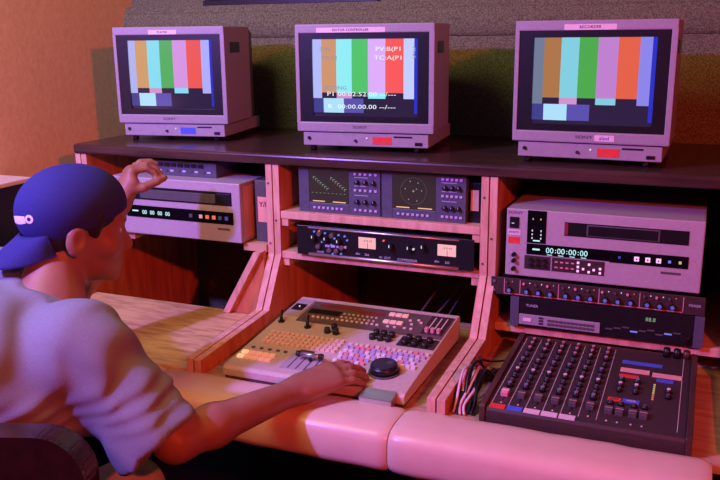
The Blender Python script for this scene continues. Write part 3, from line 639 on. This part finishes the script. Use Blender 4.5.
# ------------------------------------------------------------------ audio mixer on the right desk
T = Thing('audio_mixer', 'dark brown audio mixer with rows of knobs and taped channel names on the right desk', 'audio mixer', (1.337, -0.400, 0.740), 0.400, 0.44)
msl = 0.015/0.43; mang = math.atan(msl)
zt = lambda v: 0.0366+msl*(v-0.03)
def onm(name, me, u, v, parent=None, label=None, lift=0.0): return T.put(name, me, u, v-0.03, zt(v)+lift, parent, (mang, 0, 0), label)
def mslab(name, m_, u0, u1, v0, v1, h=0.0012, parent=None, label=None):
    cx_, cy_ = (u0+u1)/2, (v0+v1)/2
    return onm(name, MB([m_]).box(u0-cx_, u1-cx_, v0-cy_, v1-cy_, -0.001, h, 0).mesh(name), cx_, cy_, parent, label)
T.part('case', MB([brownm]).prism([(0.0, 0.0), (0.0, 0.030), (0.005, zt(0.035)), (0.392, zt(0.422)), (0.392, 0.0)], 'x', 0.012, 0.388, 0, 0.001))
for x in (0.0, 0.388): T.part('side_cheek', MB([cheek]).prism([(-0.003, 0.0), (-0.003, 0.038), (0.003, zt(0.035)+0.006), (0.390, zt(0.42)+0.008), (0.396, zt(0.42)), (0.396, 0.0)], 'x', x, x+0.012, 0, 0.0015))
wl = mat('panel_line', (0.70, 0.62, 0.62), 0.5, noise=((60, 60, 60), (.65, .57, .57), (.3, .7)))
lines = [0.0200+0.0342*i for i in range(7)]+[0.372]
for i, u in enumerate(lines): mslab('panel_line', wl, u-0.0006, u+0.0006, 0.052, 0.405, 0.0006)
def knob_me(r, h, cap): return MB([black, cap]).cyl((0, 0, 0), (0, 0, h), r, r*0.85, 0, 12).cyl((0, 0, h), (0, 0, h+0.002), r*0.65, r*0.55, 1, 12).mesh('knob')
capr = mat('dusty_red_cap', (.62, .30, .30), .4, noise=((60, 60, 60), (.55, .26, .26), (.3, .7)))
capb = mat('slate_cap', (.22, .22, .36), .4, noise=((60, 60, 60), (.2, .2, .32), (.3, .7)))
capw = mat('pale_cap', (.80, .72, .74), .4, noise=((60, 60, 60), (.75, .67, .69), (.3, .7)))
kr, kw_, kb_, kd = knob_me(.0066, .009, capr), knob_me(.0068, .010, capw), knob_me(.0070, .010, capb), knob_me(.0064, .008, greyd)
seq = [(0.388, kr), (0.364, kr), (0.336, kr), (0.302, kd), (0.268, kb_), (0.240, kd), (0.212, kw_), (0.184, kd), (0.158, kd), (0.136, kb_)]
cap = MB([greyd, capr]).box(-0.0075, 0.0075, -0.011, 0.011, -0.001, 0.010, 0, 0.0015).box(-0.0076, 0.0076, -0.0012, 0.0012, 0.0095, 0.0104, 1).mesh('fader_cap')
capv = MB([keyp, white]).box(-0.0075, 0.0075, -0.011, 0.011, -0.001, 0.010, 0, 0.0015).box(-0.0076, 0.0076, -0.0012, 0.0012, 0.0095, 0.0104, 1).mesh('fader_cap')
for c_ in range(6):
    u = lines[c_]+0.0180
    for v, me in seq: onm('knob', me, u+(0.002 if v > .3 else 0), v)
    mslab('fader_slot', black, u-0.0012, u+0.0012, 0.072, 0.124, 0.0008)
    onm('fader_cap', capv if c_ < 1 else cap, u-0.001, 0.098)
    if c_ < 5:
        lab = mslab('channel_label', [redlab, bluelab, paper, paper, paper][c_], lines[c_]-0.001, lines[c_]+0.0300, 0.034, 0.050, 0.0016, label=['red', 'blue', 'white', 'white', 'white'][c_]+' tape channel label')
    onm('button', MB([capw]).cyl((0, 0, 0), (0, 0, 0.002), 0.0018, seg=8).mesh('button'), u, 0.058)
mslab('meter_strip', bluelab, 0.246, 0.330, 0.335, 0.350, 0.0016, label='blue printed strip')
mslab('label', mat('salmon_tape', (.85, .50, .42), .5, noise=((60, 60, 60), (.8, .46, .38), (.3, .7))), 0.246, 0.306, 0.290, 0.308, 0.0022, label='long salmon tape label')
mslab('label', MATS['salmon_tape'], 0.312, 0.372, 0.284, 0.302, 0.0022, label='long salmon tape label')
mslab('label', redlab, 0.246, 0.286, 0.262, 0.274, 0.0022, label='red tape label'); mslab('label', bluelab, 0.322, 0.356, 0.262, 0.274, 0.0022, label='blue tape label')
for u in (0.254, 0.286, 0.349): onm('knob', kw_, u, 0.212); onm('knob', kd, u, 0.190)
for u in (0.254, 0.286): onm('knob', kb_, u, 0.240)
for i in range(8): onm('level_lamp', MB([ledy if i > 2 else ledr]).box(-0.002, 0.002, -0.002, 0.002, -0.001, 0.001).mesh('level_lamp'), 0.320, 0.175+i*0.010)
l1 = mslab('label', redlab, 0.236, 0.262, 0.142, 0.156, 0.0018, label='red tape label with writing'); l2 = mslab('label', bluelab, 0.265, 0.297, 0.142, 0.157, 0.0018, label='blue tape label with writing')
for u in (0.244, 0.264, 0.289, 0.309):
    onm('knob', kd, u, 0.126)
    onm('fader_cap', cap, u, 0.092); onm('button', MB([capw]).cyl((0, 0, 0), (0, 0, 0.002), 0.0018, seg=8).mesh('button'), u, 0.052)
def flat_text(s_, sz, m_):
    me = text_mesh(s_, sz, m_, 0.0002).copy(); me.transform(Matrix.Rotation(-PI/2, 4, 'X')); return me
onm('lettering', flat_text('MIX', .009, ink), 0.249, 0.149, l1, lift=0.0021); onm('lettering', flat_text('VCR', .010, white), 0.281, 0.1495, l2, lift=0.0021)
pg = MB([black]).cyl((0, 0, 0), (0, 0, 0.02), 0.0085, 0.0075, 0, 14).mesh('plug')
for u in (0.335, 0.357): onm('plug', pg, u, 0.405)
onm('plug', MB([cheek]).cyl((0, 0, 0), (0, 0, 0.018), 0.0085, 0.0075, 0, 14).mesh('plug'), 0.377, 0.407)

# ------------------------------------------------------------------ cables
def cable(pts, r, m_, label, name='cable', group=None):
    P = [Vector(p) for p in pts]; out = []
    for i in range(len(P)-1):
        a = P[max(i-1, 0)]; b = P[i]; c_ = P[i+1]; d = P[min(i+2, len(P)-1)]
        for k in range(8):
            t_ = k/8; out.append(0.5*((2*b)+(c_-a)*t_+(2*a-5*b+4*c_-d)*t_*t_+(-a+3*b-3*c_+d)*t_**3))
    out.append(P[-1])
    o = link(name, MB([m_]).tube(out, r, 0, 8).mesh(name)); tag(o, label, 'cable', group); return o
pinkc = mat('pale_cable', (.78, .62, .62), .4, noise=((60, 60, 60), (.72, .56, .56), (.3, .7)))
random.seed(11)
g = 'loose cables between the divider and the audio mixer'
for i in range(13):
    x = 1.278+0.0032*i+random.uniform(-.002, .002); pale = i in (0, 2, 4, 5, 8)
    y0 = -0.39+random.uniform(0, .02); zt_ = 0.775+random.uniform(0, .035)
    pts = [(x, y0, 0.7435), (x+random.uniform(-.006, .006), y0+0.02, 0.757), (x+random.uniform(-.008, .01), y0+0.06, zt_), (x+random.uniform(-.006, .012), y0+0.11, zt_+random.uniform(-.01, .015)), (x+random.uniform(0, .012), y0+0.17, 0.760), (x+0.004, y0+0.24, 0.745)]
    cable(pts, 0.0030 if pale else 0.0034, pinkc if pale else black, ('pale' if pale else 'black')+' cable in the tangle left of the audio mixer', group=('pale ' if pale else 'black ')+g)
cable([(1.283, -0.15, 0.744), (1.285, -0.20, 0.80), (1.300, -0.25, 0.815), (1.318, -0.22, 0.80), (1.326, -0.12, 0.765), (1.320, -0.05, 0.745)], 0.0025, black, 'thin black cable arching over the tangle beside the audio mixer')
for i, (x, dx) in enumerate(((1.02, .06), (1.06, .10), (1.10, .05))):
    cable([(x, 0.14, 0.744), (x+dx*.3, 0.20, 0.78), (x+dx*.6, 0.35, 0.83), (x+dx, 0.45, 0.912)], 0.003, greyd, ['dark cable rising behind the edit controller, nearest the screen bay centre', 'dark cable rising behind the edit controller, middle of three', 'dark cable rising behind the edit controller, rightmost of three'][i])
for i, x in enumerate((0.44, 0.475, 0.50)):
    cable([(x, 0.40, 0.965-0.02), (x+.004, 0.42, 0.87), (x-.006, 0.42, 0.80), (x, 0.38, 0.60)], 0.003, greyd, ['dark cable hanging behind the left desk, left of three', 'dark cable hanging behind the left desk, middle of three', 'dark cable hanging behind the left desk, right of three'][i])

# ------------------------------------------------------------------ person: one smooth body grown from a distance field
class Field:
    def __init__(s, lo, hi, h):
        s.lo = np.array(lo, np.float32); s.h = h
        s.n = np.ceil((np.array(hi)-np.array(lo))/h).astype(int)+1
        s.g = np.full(tuple(s.n), 0.05, np.float32)
    def _sub(s, mn, mx, m):
        a = np.clip(np.floor((np.array(mn)-m-s.lo)/s.h).astype(int), 0, s.n); b = np.clip(np.ceil((np.array(mx)+m-s.lo)/s.h).astype(int)+1, 0, s.n)
        sl = tuple(slice(i, j) for i, j in zip(a, b))
        ax = [s.lo[i]+s.h*np.arange(a[i], b[i], dtype=np.float32) for i in range(3)]
        X, Y, Z = np.meshgrid(*ax, indexing='ij'); return sl, X, Y, Z
    def _mix(s, sl, d, k, cut=False):
        o = s.g[sl]
        if cut: d = -d; o2 = o; h = np.clip(k-np.abs(o2-d), 0, None)/k; s.g[sl] = np.maximum(o2, d)+h*h*k*0.25; return
        h = np.clip(k-np.abs(o-d), 0, None)/k; s.g[sl] = np.minimum(o, d)-h*h*k*0.25
    def cap(s, a, b, ra, rb, k=0.02, cut=False):
        a = np.array(a, float); b = np.array(b, float); r = max(ra, rb)
        sl, X, Y, Z = s._sub(np.minimum(a, b)-r, np.maximum(a, b)+r, k+0.05)
        d = b-a; L = max(d@d, 1e-9); t_ = np.clip(((X-a[0])*d[0]+(Y-a[1])*d[1]+(Z-a[2])*d[2])/L, 0, 1)
        D = np.sqrt((X-a[0]-t_*d[0])**2+(Y-a[1]-t_*d[1])**2+(Z-a[2]-t_*d[2])**2)-(ra+(rb-ra)*t_)
        s._mix(sl, D, k, cut)
    def ell(s, c, r, ax=None, k=0.02, cut=False):
        c = np.array(c, float); R = np.eye(3) if ax is None else np.array(ax, float); m = max(r)
        sl, X, Y, Z = s._sub(c-m, c+m, k+0.05)
        P = np.stack([X-c[0], Y-c[1], Z-c[2]], -1) @ R.T.astype(np.float32)
        q = np.sqrt(((P/np.array(r, np.float32))**2).sum(-1)); q2 = np.sqrt(((P/np.array(r, np.float32)**2)**2).sum(-1))
        s._mix(sl, (q*(q-1)/np.maximum(q2, 1e-6)).astype(np.float32), k, cut)
    def plane(s, p, nrm):               # keep the side the normal points away from
        ax = [s.lo[i]+s.h*np.arange(s.n[i], dtype=np.float32) for i in range(3)]
        D = (ax[0][:, None, None]-p[0])*nrm[0]+(ax[1][None, :, None]-p[1])*nrm[1]+(ax[2][None, None, :]-p[2])*nrm[2]
        s.g = np.maximum(s.g, D.astype(np.float32))
    def mesh(s, name, m, smooth=2, disp=None):
        g = s.g; ins = g < 0
        c = np.zeros(tuple(np.array(g.shape)-1), bool); al = np.ones_like(c)
        for i in (0, 1):
            for j in (0, 1):
                for k in (0, 1):
                    v = ins[i:g.shape[0]-1+i, j:g.shape[1]-1+j, k:g.shape[2]-1+k]; c |= v; al &= v
        cell = c & ~al; idx = -np.ones(c.shape, np.int64); I = np.argwhere(cell); idx[cell] = np.arange(len(I))
        acc = np.zeros((len(I), 3)); cnt = np.zeros(len(I))
        E_ = [((i, j, k), a) for a in range(3) for i in (0, 1) for j in (0, 1) for k in (0, 1) if (i, j, k)[a] == 0]
        for (o, a) in E_:
            p = I+np.array(o); q = p.copy(); q[:, a] += 1
            u = g[tuple(p.T)]; v = g[tuple(q.T)]; x = (u < 0) != (v < 0)
            t_ = np.where(x, u/np.where(x, u-v, 1), 0); P = p.astype(float); P[:, a] += t_
            acc += np.where(x[:, None], P, 0); cnt += x
        V = acc/cnt[:, None]*s.h+s.lo
        Fs = []
        for a in range(3):
            b, d = [(1, 2), (2, 0), (0, 1)][a]
            sa = [slice(1, -1)]*3; sa[a] = slice(0, -1); sb = [slice(1, -1)]*3; sb[a] = slice(1, None)
            A = ins[tuple(sa)]; B = ins[tuple(sb)]; X = np.argwhere(A != B); sgn = A[tuple(X.T)]
            off = np.array([1, 1, 1]); off[a] = 0; P = X+off
            def cc(db, dd): Q = P.copy(); Q[:, b] -= db; Q[:, d] -= dd; return idx[tuple(Q.T)]
            q = np.stack([cc(1, 1), cc(0, 1), cc(0, 0), cc(1, 0)], 1); q[~sgn] = q[~sgn][:, ::-1]; Fs.append(q)
        Fq = np.concatenate(Fs)
        e = np.concatenate([Fq[:, [i, (i+1) % 4]] for i in range(4)])
        for _ in range(smooth):
            n_ = np.bincount(e[:, 0], minlength=len(V))+np.bincount(e[:, 1], minlength=len(V))
            A = np.stack([np.bincount(e[:, 0], V[e[:, 1], i], len(V))+np.bincount(e[:, 1], V[e[:, 0], i], len(V)) for i in range(3)], 1)/n_[:, None]
            V = V*0.45+A*0.55
        if disp is not None: V = disp(V)
        me = bpy.data.meshes.new(name); me.vertices.add(len(V)); me.vertices.foreach_set('co', V.astype(np.float32).ravel())
        me.loops.add(4*len(Fq)); me.loops.foreach_set('vertex_index', Fq.ravel().astype(np.int32))
        me.polygons.add(len(Fq)); me.polygons.foreach_set('loop_start', np.arange(0, 4*len(Fq), 4, dtype=np.int32))
        me.polygons.foreach_set('use_smooth', np.ones(len(Fq), bool)); me.update(calc_edges=True); me.validate()
        me.materials.append(m); return me
V3 = lambda *a: np.array(a, float)
def unit(v): v = np.array(v, float); return v/np.linalg.norm(v)
HC = V3(0.570, -0.640, 1.155)                    # middle of the skull
hf = unit((0.62, 0.76, -0.18)); hr = unit(np.cross(hf, (0, 0, 1))); hu = np.cross(hr, hf)     # head: forward, right, up
HA = np.array([hr, hf, hu])
H = lambda r, f, u: HC+hr*r+hf*f+hu*u
NB = V3(0.560, -0.725, 1.005)                    # base of the neck
RS, RE, RW = V3(0.700, -0.800, 0.975), V3(0.868, -0.770, 0.790), V3(0.975, -0.500, 0.792)
LS, LE, LW = V3(0.385, -0.680, 1.000), V3(0.335, -0.440, 0.880), V3(0.392, -0.285, 1.112)
PEL = V3(0.470, -0.980, 0.560); CH = V3(0.500, -0.840, 0.890); BL = V3(0.470, -0.930, 0.730)
B = Field((0.02, -1.32, 0.0), (1.16, -0.02, 1.32), 0.0044)
B.ell(HC+hu*0.012-hf*0.008, (0.073, 0.094, 0.088), HA, 0.01)                        # skull
B.ell(H(0, 0.030, -0.045), (0.056, 0.062, 0.070), HA, 0.03)                         # face
B.ell(H(0, 0.045, -0.086), (0.040, 0.042, 0.034), HA, 0.03)                         # jaw
B.ell(H(0, 0.080, -0.108), (0.018, 0.016, 0.015), HA, 0.02)                         # chin
B.cap(H(0, 0.086, -0.012), H(0, 0.104, -0.044), 0.008, 0.013, 0.012)                # nose
B.ell(H(0, 0.079, 0.010), (0.045, 0.016, 0.012), HA, 0.015)                         # brow
B.ell(H(0, 0.089, -0.075), (0.024, 0.010, 0.006), HA, 0.006); B.ell(H(0, 0.088, -0.085), (0.020, 0.010, 0.007), HA, 0.006)
for sg in (-1, 1):
    B.ell(H(sg*0.030, 0.093, -0.012), (0.014, 0.012, 0.009), HA, 0.008, cut=True)
    B.ell(H(sg*0.047, 0.058, -0.040), (0.020, 0.025, 0.022), HA, 0.02)
    B.ell(H(sg*0.077, -0.010, -0.030), (0.010, 0.021, 0.033), HA, 0.006)           # ear
    B.ell(H(sg*0.089, -0.004, -0.026), (0.009, 0.011, 0.018), HA, 0.004, cut=True)
B.cap(H(0, -0.030, -0.055), NB, 0.050, 0.058, 0.02)              # neck
B.cap(NB+V3(0, -.01, -.03), CH, 0.070, 0.115, 0.05); B.cap(CH, BL, 0.120, 0.110, 0.05); B.cap(BL, PEL, 0.110, 0.130, 0.05)
B.cap(NB+V3(.02, -.02, -.055), RS+V3(0,0,-.01), 0.048, 0.048, 0.03); B.cap(NB+V3(-.02, 0, -.045), LS, 0.052, 0.052, 0.03)
B.cap(RS+V3(0, 0, -.016), RE, 0.046, 0.038, 0.03); B.cap(LS, LE, 0.052, 0.042, 0.03)
def forearm(e, w_):
    m = e+(w_-e)*0.28
    B.cap(e, m, 0.037, 0.040, 0.02); B.cap(m, w_, 0.039, 0.0265, 0.02)
forearm(RE, RW); forearm(LE, LW)
# legs, seated under the desk
for sg, kx in ((-1, 0.40), (1, 0.640)):
    hip = PEL+V3(0.085*sg+.02, 0.02, -0.02); kn_ = V3(kx, -0.62, 0.555); an = V3(kx+.01, -0.58, 0.10)
    B.cap(hip, kn_, 0.088, 0.060, 0.04); B.cap(kn_, kn_*.65+an*.35, 0.058, 0.056, 0.03); B.cap(kn_*.65+an*.35, an, 0.056, 0.036, 0.03)
    B.cap(an+V3(0, -.02, -.05), an+V3(0.01, 0.15, -.068), 0.040, 0.028, 0.03)
# right hand: resting, fingers spread forward on the controller
def hand(Wp, fw, pn, side, fingers, thumb, palm=0.088, pr=1.0):
    """fw: direction of the hand, pn: out of the back of the hand, side: towards the thumb"""
    fw = unit(fw); side = unit(side-fw*np.dot(side, fw)); pn = unit(np.cross(side, fw)*np.sign(np.dot(np.cross(side, fw), pn)))
    L = lambda a, b, c: Wp+side*a+fw*b+pn*c
    B.cap(Wp, L(0, 0.03, 0), 0.026, 0.024, 0.02)
    for a, r in ((0.027, .0135), (0.009, .0140), (-0.010, .0135), (-0.027, .0120)):
        B.cap(L(a*0.6, 0.018, 0), L(a, palm-abs(a-.005)*.25, 0.004), 0.0170*pr, r*pr*.95, 0.014)
    B.cap(L(0.018, 0.02, -0.006), L(0.030, 0.050, -0.008), 0.019, 0.015, 0.012)
    for (a, L1, bends, spread, r) in fingers:
        p = L(a, palm-abs(a-.005)*.25, 0.004); ang_ = 0.0; segs = [L1*0.47, L1*0.30, L1*0.23]
        for q, sgm in enumerate(segs):
            ang_ += bends[q]; d = fw*math.cos(ang_)*math.cos(spread)+side*math.sin(spread)*math.cos(ang_)-pn*math.sin(ang_)
            p2 = p+d*sgm; B.cap(p, p2, r*(1-.08*q), r*(1-.08*(q+1)), 0.0035); p = p2
    p = L(0.026, 0.030, -0.006)
    for (da, db, dc, r) in thumb: p2 = p+side*da+fw*db+pn*dc; B.cap(p, p2, r, r*.9, 0.004); p = p2
hand(RW, V3(0.120, 0.170, 0.022), V3(0.4, -0.2, 1), V3(-1, 0.55, 0.30),
     [(0.028, 0.082, (0.14, 0.42, 0.24), 0.07, .0100), (0.0095, 0.090, (0.10, 0.40, 0.26), 0.01, .0102), (-0.010, 0.085, (0.10, 0.42, 0.28), -0.04, .0098), (-0.028, 0.068, (0.10, 0.42, 0.28), -0.10, .0088)],
     [(0.022, 0.022, -0.006, .0125), (0.010, 0.030, -0.012, .0112), (0.0, 0.024, -0.004, .0100)], palm=0.096, pr=1.18)
Rw_, Uw_, Aw_ = (np.array(v) for v in ((0.92, 0.39, 0.0), (0, 0, 1.0), (-0.39, 0.92, 0.0)))
# left hand: reaching up to the box on the recorder, thumb and finger nearly closed
hand(LW, Rw_*0.34+Uw_*0.88+Aw_*0.30, Rw_*-0.85+Uw_*0.5, Aw_*-0.85+Rw_*.25-Uw_*.2,
     [(0.027, 0.076, (0.95, 0.80, 0.50), 0.03, .0096), (0.009, 0.084, (0.85, 0.75, 0.45), 0.0, .0096), (-0.010, 0.078, (0.52, 0.62, 0.40), -0.04, .0088), (-0.027, 0.062, (0.45, 0.55, 0.40), -0.10, .0078)],
     [(0.010, 0.018, -0.028, .0130), (-0.004, 0.026, -0.026, .0115), (-0.008, 0.016, -0.016, .0100)], palm=0.080)
me = B.mesh('person', skin, 2)
person = link('person', me); tag(person, 'seated man in a backwards navy cap and grey shirt reaching over the controls', 'person')
def pchild(name, me, label=None):
    o = link(name, me, person)
    if label: o['label'] = label
    return o
# shirt
T_ = Field((0.10, -1.34, 0.44), (1.04, -0.42, 1.12), 0.0052)
T_.cap(NB+V3(-.010, -.018, -0.025), CH, 0.082, 0.150, 0.06); T_.cap(CH, BL, 0.150, 0.150, 0.06); T_.cap(BL, PEL+V3(0, 0, .0), 0.150, 0.160, 0.06)
T_.ell(CH+V3(-.01, -.05, .02), (0.19, 0.13, 0.15), None, 0.06)
T_.cap(NB+V3(.02, -.02, -.045), RS+V3(0, 0, -.012), 0.068, 0.068, 0.05); T_.cap(NB+V3(-.02, 0, -.035), LS, 0.074, 0.078, 0.05)
ud = RE-RS; sl_ = RS+ud*0.80; T_.cap(RS+V3(0, 0, -.008), RS+ud*1.0+V3(-.02, -.005, -.022), 0.071, 0.088, 0.04)
ud2 = LE-LS; T_.cap(LS, LS+ud2*0.85, 0.072, 0.078, 0.04)
T_.cap(RS+V3(-.02, 0, -.05), BL+V3(.07, .0, 0.0), 0.08, 0.10, 0.06)
def cutcap(fld, p, d, rad):                 # clean hem: remove everything past the plane inside a ball
    d = unit(d); ax = [fld.lo[i]+fld.h*np.arange(fld.n[i], dtype=np.float32) for i in range(3)]
    X, Y, Z = np.meshgrid(*ax, indexing='ij'); s_ = (X-p[0])*d[0]+(Y-p[1])*d[1]+(Z-p[2])*d[2]
    r2 = np.sqrt((X-p[0])**2+(Y-p[1])**2+(Z-p[2])**2)-rad
    fld.g = np.maximum(fld.g, -np.maximum(-s_, r2).astype(np.float32))
cutcap(T_, RS+ud*0.93, ud, 0.17); cutcap(T_, LS+ud2*0.66, ud2, 0.15); 
T_.plane((0, 0, 0.50), (0, 0, -1))
# round neckline
nk = unit(V3(.10, .10, .30)); cutcap(T_, NB+V3(.004, .0, .030), nk, 0.105)
def wrinkle(V):
    n_ = unit(ud); q = V-RS; a = q@n_; w_ = np.exp(-((a-0.12)/0.11)**2)
    r = 0.0028*w_*np.sin(a*105+6*np.sin(q[:, 2]*28)+q[:, 1]*30)
    b_ = 0.006*np.exp(-((V[:, 2]-0.80)/0.14)**2)*np.sin(V[:, 2]*62+V[:, 0]*34+2.2*np.sin(V[:, 1]*21))
    c_ = 0.004*np.sin(V[:, 0]*55-V[:, 2]*38+3*np.sin(V[:, 1]*17+V[:, 2]*9))
    cen = CH+(BL-CH)*0.2; d = V-cen; d[:, 2] *= 0.3; d /= np.linalg.norm(d, axis=1)[:, None]+1e-6
    return V+d*(b_+c_+r)[:, None]
shirt = pchild('shirt', T_.mesh('shirt', shirtm, 3, wrinkle), 'grey cotton short-sleeved shirt')
P_ = Field((0.15, -1.32, 0.36), (0.86, -0.55, 0.76), 0.006)
P_.ell(PEL+V3(.01, 0, -.01), (0.175, 0.155, 0.13), None, 0.04)
for sg, kx in ((-1, 0.40), (1, 0.640)):
    hip = PEL+V3(0.085*sg+.02, 0.02, -0.02); P_.cap(hip, V3(kx, -0.635, 0.56), 0.108, 0.076, 0.04)
pchild('shorts', P_.mesh('shorts', shortm, 2), 'pale shorts')
for sg, kx in ((-1, 0.40), (1, 0.640)):
    X_ = Field((kx-.09, -0.74, -0.004), (kx+.11, -0.34, 0.13), 0.005); an = V3(kx+.01, -0.58, 0.10)
    X_.cap(an+V3(0, -.02, -.045), an+V3(0.01, 0.15, -.062), 0.050, 0.038, 0.03); X_.plane((0, 0, 0.002), (0, 0, -1)); X_.plane((0, 0, 0.095), (0, 0, 1))
    pchild('shoe', X_.mesh('shoe', black, 1))
ct = unit(hu*0.89-hf*0.45)                      # cap axis tilts back
cfw = unit(hf-ct*np.dot(hf, ct)); CA = np.array([hr, cfw, ct])
# hair under the cap, clipped to the back and sides
Hh = Field(HC-0.14, HC+0.14, 0.003)
Hh.ell(H(0, -0.010, 0.008), (0.0765, 0.096, 0.088), HA, 0.004)
Hh.ell(H(0, -0.050, -0.045), (0.056, 0.036, 0.042), HA, 0.03)
Hh.plane(H(0, 0.0, 0.004), ct)
Hh.ell(H(0, 0.060, -0.065), (0.11, 0.078, 0.075), HA, 0.004, cut=True)
for sg in (-1, 1): Hh.ell(H(sg*0.082, -0.008, -0.034), (0.03, 0.026, 0.036), HA, 0.004, cut=True); 
Hh.plane(H(0, 0.070, 0.0), hf)
for sg in (-1, 1): Hh.cap(H(sg*0.070, 0.030, 0.020), H(sg*0.0685, 0.026, -0.018), 0.010, 0.007, 0.006)
pchild('hair', Hh.mesh('hair', hairm, 2), 'short dark hair')
for sg in (-1, 1):
    m_ = MB([white, ink]); 
    bmesh.ops.create_uvsphere(m_.bm, u_segments=12, v_segments=8, radius=0.0095)
    me = m_.mesh('eye'); o = link('eye', me, person); o.location = Vector(H(sg*0.030, 0.074, -0.012))
# cap: crown with panels, brim to the back
K_ = Field(HC-0.16, HC+0.16, 0.003)
K_.ell(H(0, -0.004, 0.018), (0.082, 0.102, 0.088), CA, 0.004); K_.ell(H(0, -0.036, 0.022), (0.076, 0.080, 0.070), CA, 0.03)
K_.plane(H(0, 0, -0.013), -ct)
K_.ell(H(0, -0.004, 0.002), (0.074, 0.094, 0.076), CA, 0.004, cut=True)
capo = pchild('cap', K_.mesh('cap', capm, 2), 'navy blue baseball cap worn backwards')
K2 = lambda r, f, u: H(0, -0.012, 0.000)+hr*r+cfw*f+ct*u
bb = bmesh.new(); nu, nv = 24, 8; top = []; bot = []
for i in range(nu+1):
    a = -1+2*i/nu; th_ = a*0.98; Tt = []; Bt = []
    for j in range(nv+1):
        q = j/nv
        r0 = (0.080*math.sin(th_), -0.098*math.cos(th_)); ext = 0.078*math.sqrt(max(0, 1-a**4))
        r_ = r0[0]*(1+0.02*q); f_ = r0[1]-ext*q; u_ = 0.006-0.030*q-0.26*(abs(a)**2)*0.045*(0.4+q)
        for Lst, o_ in ((Tt, 0.0), (Bt, -0.003)): Lst.append(bb.verts.new(tuple(K2(r_, f_, u_+o_))))
    top.append(Tt); bot.append(Bt)
for i in range(nu):
    for j in range(nv):
        for G, rev in ((top, False), (bot, True)):
            q4 = [G[i][j], G[i+1][j], G[i+1][j+1], G[i][j+1]]; f = bb.faces.new(q4[::-1] if rev else q4); f.smooth = True
    for j in (0, nv): bb.faces.new((top[i][j], top[i+1][j], bot[i+1][j], bot[i][j]))
for i in (0, nu):
    for j in range(nv): bb.faces.new((top[i][j], top[i][j+1], bot[i][j+1], bot[i][j]))
m_ = MB([capm]); m_.bm.free(); m_.bm = bb
brim = link('brim', m_.mesh('brim'), capo)
# embroidered white mark low on the crown over the brim
def crown(th, u):                                # point on the crown surface, th from the back centre
    c0 = H(0, -0.004, 0.018); uu = u
    k_ = math.sqrt(max(0, 1-(uu/0.088)**2)); return c0+hr*(0.0875*math.sin(th)*k_)-cfw*(0.1150*math.cos(th)*k_)+ct*uu
from mathutils.bvhtree import BVHTree
bvh = BVHTree.FromPolygons([v.co.copy() for v in capo.data.vertices], [tuple(p.vertices) for p in capo.data.polygons])
_crown = crown
def crown(th, u):
    q = Vector(_crown(th, u)); c0 = Vector(H(0, -0.004, 0.018)+ct*u); d = (q-c0).normalized()
    hit = bvh.ray_cast(c0+d*0.2, -d)[0]
    return np.array(hit+d*0.0012) if hit else np.array(q)
em = bmesh.new()
def patch(t0, t1, u0, u1, n=10):
    A = [[em.verts.new(tuple(crown(t0+(t1-t0)*i/n, u0+(u1-u0)*j/4+0.0015*math.sin(3.1*i/n)*(j-2)/2))) for j in range(5)] for i in range(n+1)]
    for i in range(n):
        for j in range(4): em.faces.new((A[i][j], A[i+1][j], A[i+1][j+1], A[i][j+1]))
patch(0.10, 0.58, 0.021, 0.034)
for k in range(14):
    a0, a1 = 2*PI*k/14, 2*PI*(k+1)/14
    vs = [em.verts.new(tuple(crown(0.68+r_*math.cos(a), 0.0275+r_*0.085*math.sin(a)))) for a, r_ in ((a0, .045), (a1, .045), (a1, .10), (a0, .10))]; em.faces.new(vs)
m_ = MB([white]); m_.bm.free(); m_.bm = em; link('embroidery', m_.mesh('embroidery'), capo)['label'] = 'white embroidered mark'
bt_ = MB([capm]); p_ = H(0, -0.004, 0.018)+ct*0.086+cfw*-0.005; bt_.cyl(tuple(p_), tuple(p_+ct*0.007), 0.006, 0.004); link('button', bt_.mesh('button'), capo)

# ------------------------------------------------------------------ chair
ch = bpy.data.objects.new('leather_chair', None); C.objects.link(ch); ch.location = (0.525, -0.935, 0); ch.rotation_euler = (0, 0, 0.35)
tag(ch, 'dark brown leather chair the man sits on', 'chair')
def chp(name, me, label=None):
    me.transform(Matrix.Translation((-0.455, 1.04, 0))); return link(name, me, ch)
s_ = MB([leather]).box(0.17, 0.68, -1.28, -0.80, 0.375, 0.435, 0, 0.018); chp('seat', s_.mesh('seat'))
bk_ = MB([leather]); rz_ = Matrix.Translation((0.485, -1.285, 0.735)) @ Matrix.Rotation(0.0, 4, 'Z') @ Matrix.Rotation(-0.10, 4, 'X')

rp = [(cx_+0.075*math.cos(a), cz_+0.075*math.sin(a)) for cx_, cz_, a0 in ((0.225, 0.135, 0), (-0.225, 0.135, PI/2), (-0.225, -0.125, PI), (0.225, -0.125, 1.5*PI)) for a in [a0+PI/2*k/14 for k in range(15)]]
bk_.prism(rp, 'y', -0.028, 0.028, 0, 0.014)
bmesh.ops.transform(bk_.bm, matrix=rz_, verts=bk_.bm.verts)
chp('backrest', bk_.mesh('backrest'))
for x, y in ((0.20, -1.25), (0.65, -1.25), (0.20, -0.83), (0.65, -0.83)):
    chp('leg', MB([leather]).cyl((x, y, 0), (x, y, 0.38), 0.014, 0.02).mesh('leg'))
for x in (0.20, 0.65): chp('back_post', MB([leather]).cyl((x, -1.262, 0.40), (x, -1.283, 0.58), 0.015).mesh('back_post'))
